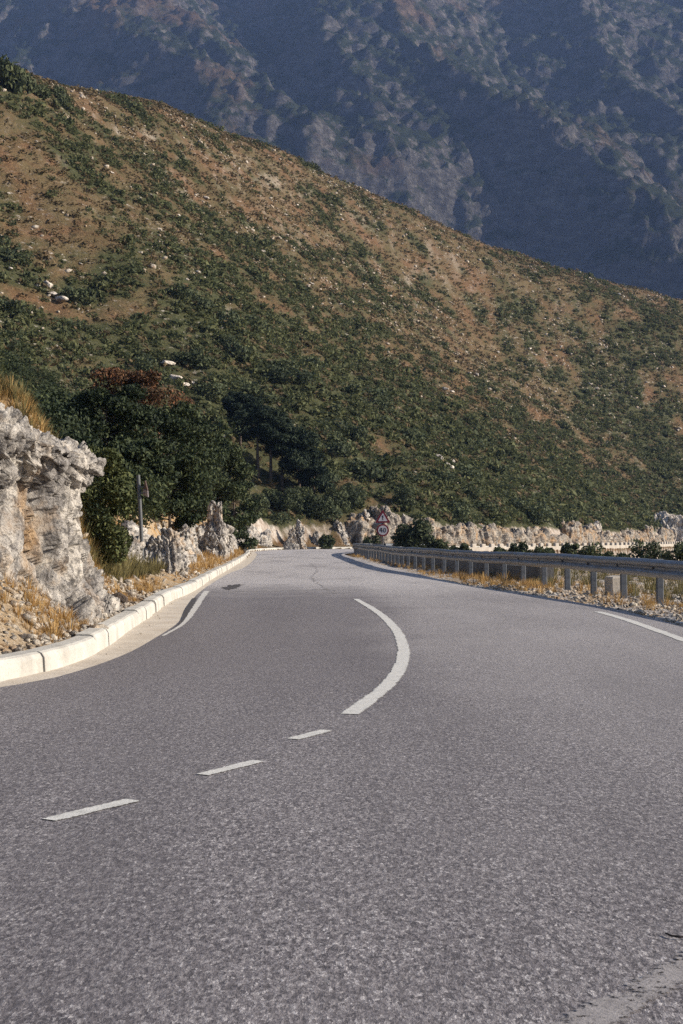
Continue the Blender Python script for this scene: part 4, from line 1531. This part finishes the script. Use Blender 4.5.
# ------------------------------------------------------------------ far retaining wall and its guard stones
fe = C_EDGE[(C_EDGE[:, 1] > 120) & (C_EDGE[:, 1] < 320)]
fn = normals2(fe)
V = []
prof = [(-.45, -3.0), (-.45, -.02), (-.45, .22), (-.75, .22), (-.80, -3.0)]
for k in range(len(fe)):
    for (o, zz) in prof:
        V.append((fe[k, 0] + fn[k, 0] * o, fe[k, 1] + fn[k, 1] * o, zz))
Fc = [tuple(q)[::-1] for q in grid_faces(len(fe), len(prof)).tolist()]
Fc += [tuple(range(5)), tuple(range((len(fe) - 1) * 5, len(fe) * 5))[::-1]]
tag(mesh('retaining_wall', V, Fc, M['parapet']), 'pale retaining wall carrying the far road across the gully', 'wall')
fs = np.concatenate([[0], np.cumsum(np.linalg.norm(np.diff(fe, axis=0), axis=1))])
first = None
for s in np.arange(.6, fs[-1], 1.9):
    p = np.array([np.interp(s, fs, fe[:, 0]), np.interp(s, fs, fe[:, 1])])
    n_ = np.array([np.interp(s, fs, fn[:, 0]), np.interp(s, fs, fn[:, 1])])
    if first is None:
        V, Fc = box(.26, .8, .30, (0, 0, .15), .05)
        first = o = mesh('guard_stone', V, Fc, M['parapet'])
    else:
        o = first.copy()
        COL.objects.link(o)
    o.location = (p[0] - n_[0] * .6, p[1] + n_[1] * -.6, .21)
    o.rotation_euler = (0, 0, math.atan2(n_[1], n_[0]) + random.uniform(-.06, .06))
    tag(o, 'whitewashed guard stone in the row on the far retaining wall', 'guard stone', 'guard stones along the far road')


# ------------------------------------------------------------------ traffic signs
def extrude_y(pts, y0, y1):
    """outline in x,z, thickness along y (front at y0)"""
    n = len(pts)
    V = [(p[0], y0, p[1]) for p in pts] + [(p[0], y1, p[1]) for p in pts]
    Fc = [tuple(range(n)), tuple(range(n, 2 * n))[::-1]] + [(a, n + a, n + (a + 1) % n, (a + 1) % n) for a in range(n)]
    return V, Fc


def round_tri(s, r, cz=0):
    pts = []
    for k in range(3):
        a = math.pi / 2 + k * 2 * math.pi / 3
        c = ((s / math.sqrt(3) - 2 * r) * math.cos(a), (s / math.sqrt(3) - 2 * r) * math.sin(a) + cz)
        for q in np.linspace(-1, 1, 7):
            pts.append((c[0] + r * math.cos(a + q * math.pi / 3), c[1] + r * math.sin(a + q * math.pi / 3)))
    return pts


def circ(r, cz=0, n=40, cx=0):
    return [(cx + r * math.cos(a), cz + r * math.sin(a)) for a in np.linspace(0, 2 * math.pi, n, endpoint=False)]


def digit(kind, cx, cz, h, w, th):
    """strokes of a numeral as thin boxes / ring segments, returned as outlines"""
    if kind == '4':
        a = [(cx + w * .12, cz - h / 2), (cx + w * .12 + th, cz - h / 2), (cx + w * .12 + th, cz + h / 2), (cx + w * .12, cz + h / 2)]
        b = [(cx - w / 2, cz - h * .22), (cx + w / 2, cz - h * .22), (cx + w / 2, cz - h * .22 + th), (cx - w / 2, cz - h * .22 + th)]
        c = [(cx - w / 2, cz - h * .22 + th), (cx - w / 2 + th * 1.1, cz - h * .22 + th), (cx + w * .12 + th * .2, cz + h / 2), (cx + w * .12 - th * .8, cz + h / 2)]
        return [a, b, c]
    out = []
    n = 26
    for k in range(n):
        a0, a1 = 2 * math.pi * k / n, 2 * math.pi * (k + 1) / n
        f = lambda a, q: (cx + (w / 2 - q) * math.cos(a), cz + (h / 2 - q) * math.sin(a))
        out.append([f(a0, 0), f(a1, 0), f(a1, th), f(a0, th)])
    return out


sx, sy = (382.8 - CX) * 99 / F, 99.0
sz = float(height([sx], [sy])[0][0])
sg = empty('road_sign', (sx, sy, sz))
tag(sg, 'warning triangle above a round 40 speed limit sign on one post', 'road sign')
zt = (HZ - 517.5) * 99 / F + H - sz      # triangle centre above the base
zc = (HZ - 530.2) * 99 / F + H - sz
V, Fc = tube([(0, .06, -.3), (0, .06, zt + .3)], [.038, .038], 12)
mesh('sign_post', V, tri_clean(V, Fc), M['pole'], sg)
V, Fc = extrude_y(round_tri(1.08, .05), 0, .02)
tp = mesh('warning_plate', V, Fc, M['red'], sg, loc=(0, 0, zt - .06))
V, Fc = extrude_y(round_tri(.66, .03), -.006, 0)
mesh('plate_face', V, Fc, M['white'], tp)
V, Fc = joinpoly([extrude_y([(-.035, -.02), (.035, -.02), (.055, .20), (-.055, .20)], -.010, -.0062), extrude_y(circ(.042, -.085, 20), -.010, -.0062)])
mesh('exclamation_mark', V, Fc, M['black'], tp)
V, Fc = extrude_y(circ(.43), 0, .02)
cp = mesh('speed_plate', V, Fc, M['red'], sg, loc=(0, -.002, zc))
V, Fc = extrude_y(circ(.325), -.006, 0)
mesh('plate_face', V, Fc, M['white'], cp)
V, Fc = joinpoly([extrude_y(o, -.010, -.0062) for o in digit('4', -.125, 0, .34, .21, .058) + digit('0', .125, 0, .34, .21, .058)])
mesh('number', V, Fc, M['black'], cp)

# leaning pole at the left with two small plates turned nearly edge-on
px_, py_ = (143.5 - CX) * 32 / F, 32.0
pz = float(ground_z([px_], [py_])[0][0])
sp = empty('sign_pole', (px_, py_, pz))
tag(sp, 'thin grey leaning sign pole with two small plates seen nearly edge-on', 'sign pole')
tz = ztop(475, 32) - pz
tx = (138.0 - CX) * 32 / F - px_
V, Fc = tube([(0, 0, -.3), (tx * .5, 0, tz * .5), (tx, 0, tz)], [.045, .043, .043], 12)
mesh('pole', V, tri_clean(V, Fc), M['pole'], sp)
for nm, lb, zz, pts in (('sign_plate', 'dull brownish upper plate', tz - .27, round_tri(.30, .03)), ('sign_plate', 'pale pinkish lower plate', tz - .41, [(-.16, -.07), (.16, -.07), (.16, .07), (-.16, .07)])):
    V, Fc = extrude_y(pts, 0, .02)
    o = mesh(nm, V, Fc, M['dullred'] if 'brownish' in lb else M['signback'], sp, loc=(tx + .17, -.06, zz))
    o.rotation_euler = (.12, .15, math.radians(-62))
    o['label'] = lb
    o2 = mesh('bracket', *box(.20, .03, .03, (tx + .08, -.02, zz)), M['pole'], sp)

# marker post at the far kerb corner
mx_, my_ = g(250, 551.5, .1)
V, Fc = box(.22, .16, .55, (0, 0, .25), .04)
tag(mesh('marker_post', V, Fc, M['white_stone'], loc=(-5.95, 88, .1)), 'short white marker post at the far corner of the kerb', 'marker post')

# twig lying on the road near the camera
tw_ = [g(*q) for q in ((664, 934), (670, 936.5), (678, 937.5), (688, 937.5), (700, 936))]
V, Fc = tube([(a, b, .008) for a, b in tw_], [.0022, .003, .0034, .003, .002], 7)
tag(mesh('twig', V, tri_clean(V, Fc), M['twig']), 'thin dark twig lying on the asphalt', 'twig')

# ------------------------------------------------------------------ mountain
mxs = np.linspace(-2000, 2000, 800)
mys = np.linspace(1150, 4200, 620)
X, Y = np.meshgrid(mxs, mys)
x, y = X.ravel(), Y.ravel()
p3 = np.stack([x, y, 0 * x], 1)
wx = x + 90 * fbm(p3 / 420, 4)
wy = y + 90 * fbm(p3 / 420 + 7, 4)
base = (wy - 1350) * .80
base = np.where(base > 1500, 1500 + (base - 1500) * .25, base)


def crest(pts, amp, w):
    """a spur: tent along a plan polyline given as (u, v, d) sight points"""
    P = np.array([((u - CX) * d / F, d) for (u, v, d) in pts])
    dd = np.abs(signed_dist(np.stack([wx, wy], 1), P))
    return amp * np.maximum(0, 1 - dd / w)**1.15


def dof(v):
    """distance on the smooth slope where the photo row v falls"""
    k = (HZ - v) / F
    return (1350 * .80) / (.80 - k)


SP = [  # sight points down each spur, height, half width
    ([(30, -120), (75, 0), (120, 55), (175, 118), (240, 190)], 95, 150),
    ([(130, -150), (165, 20), (215, 70), (275, 138), (330, 200)], 85, 140),
    ([(330, -140), (400, 10), (440, 75), (480, 112), (560, 150), (640, 212), (700, 262)], 130, 210),
    ([(300, 20), (345, 100), (375, 185), (400, 240)], 60, 120),
    ([(560, -120), (600, 20), (640, 90), (690, 150)], 60, 130),
    ([(690, -130), (720, 0), (760, 90)], 45, 180),
    ([(-200, -100), (-90, 0), (-20, 60), (60, 130)], 50, 200),
]
zz = base
for s, amp, w in SP:
    zz = zz + crest([((u), v, (1350 * .80 - amp * .8) / (.80 - (HZ - v) / F)) for u, v in s], amp, w)
q = np.stack([wx / 330, wy / 520, 0 * x], 1)
zz = zz + 52 * (ridged(q, 6, gain=.58) - .62)
dg = wx * .80 + wy * .60                     # gullies running down the flank
zz = zz + 40 * (ridged(np.stack([dg / 70 + fbm(p3 / 90, 3) * .6, (wy * .8 - wx * .6) / 230, 0 * x + 3], 1), 6, gain=.62) - .6)
zz = zz + 15 * (ridged(np.stack([x / 27, y / 40, 0 * x + 8], 1), 4, gain=.6) - .6) + 9 * fbm(np.stack([x / 16, y / 16, zz / 16], 1), 3)
zz = np.maximum(zz, -60)
mountain = struct(mesh('mountain', np.stack([x, y, zz], 1), grid_faces(len(mys), len(mxs)), M['mountain'], smooth=True), 'steep blue-hazed rocky mountain flank filling the sky', 'mountain')
print('mountain top', zz.max())

# ------------------------------------------------------------------ haze
top = float(zz.max()) + 30
hz = box(9800, 9800, top + 70, (0, 0, (top - 70) / 2))
hm = bpy.data.materials.new('haze')
hm.use_nodes = True
nt = hm.node_tree
nt.nodes.clear()
ov = nt.nodes.new('ShaderNodeOutputMaterial')
pv_ = nt.nodes.new('ShaderNodeVolumePrincipled')
pv_.inputs['Color'].default_value = (.33, .50, .95, 1)
pv_.inputs['Density'].default_value = .72e-4
pv_.inputs['Anisotropy'].default_value = .0
nt.links.new(pv_.outputs[0], ov.inputs['Volume'])
hb = mesh('haze', hz[0], hz[1], hm)
tag(hb, 'bluish haze hanging between the hill and the mountain', 'haze', kind='stuff')

# ------------------------------------------------------------------ light
SUN_AZ, SUN_EL = math.radians(94), math.radians(26)
sd = Vector((math.sin(SUN_AZ) * math.cos(SUN_EL), math.cos(SUN_AZ) * math.cos(SUN_EL), math.sin(SUN_EL)))
sun = bpy.data.lights.new('sun', 'SUN')
sun.energy = 5.0
sun.angle = math.radians(.5)
sun.color = (1, .90, .76)
so = bpy.data.objects.new('sun', sun)
COL.objects.link(so)
so.rotation_euler = (-sd).to_track_quat('-Z', 'Y').to_euler()
w = bpy.data.worlds.new('World')
SC.world = w
w.use_nodes = True
sky = w.node_tree.nodes.new('ShaderNodeTexSky')
sky.sky_type = 'NISHITA'
sky.sun_disc = False
sky.sun_elevation = SUN_EL
sky.sun_rotation = SUN_AZ
bg = w.node_tree.nodes['Background']
bg.inputs['Strength'].default_value = .07
w.node_tree.links.new(sky.outputs[0], bg.inputs['Color'])

# ------------------------------------------------------------------ camera
cam = bpy.data.cameras.new('camera')
cam.sensor_fit = 'VERTICAL'
cam.sensor_height = 36
cam.lens = 36 * F / 1024
cam.clip_start = .05
cam.clip_end = 20000
co = bpy.data.objects.new('camera', cam)
COL.objects.link(co)
co.location = (0, 0, H)
co.rotation_euler = (math.radians(90) + math.atan((HZ - 512) / F), 0, 0)
SC.camera = co

SC.view_settings.view_transform = 'Standard'
SC.view_settings.look = 'None'
SC.view_settings.exposure = .95
SC.view_settings.gamma = 1
SC.cycles.max_bounces = 6
SC.cycles.diffuse_bounces = 3
SC.cycles.volume_bounces = 1
SC.cycles.transparent_max_bounces = 4
SC.cycles.use_denoising = False
SC.cycles.denoiser = 'OPENIMAGEDENOISE'
SC.cycles.denoising_input_passes = 'RGB_ALBEDO_NORMAL'
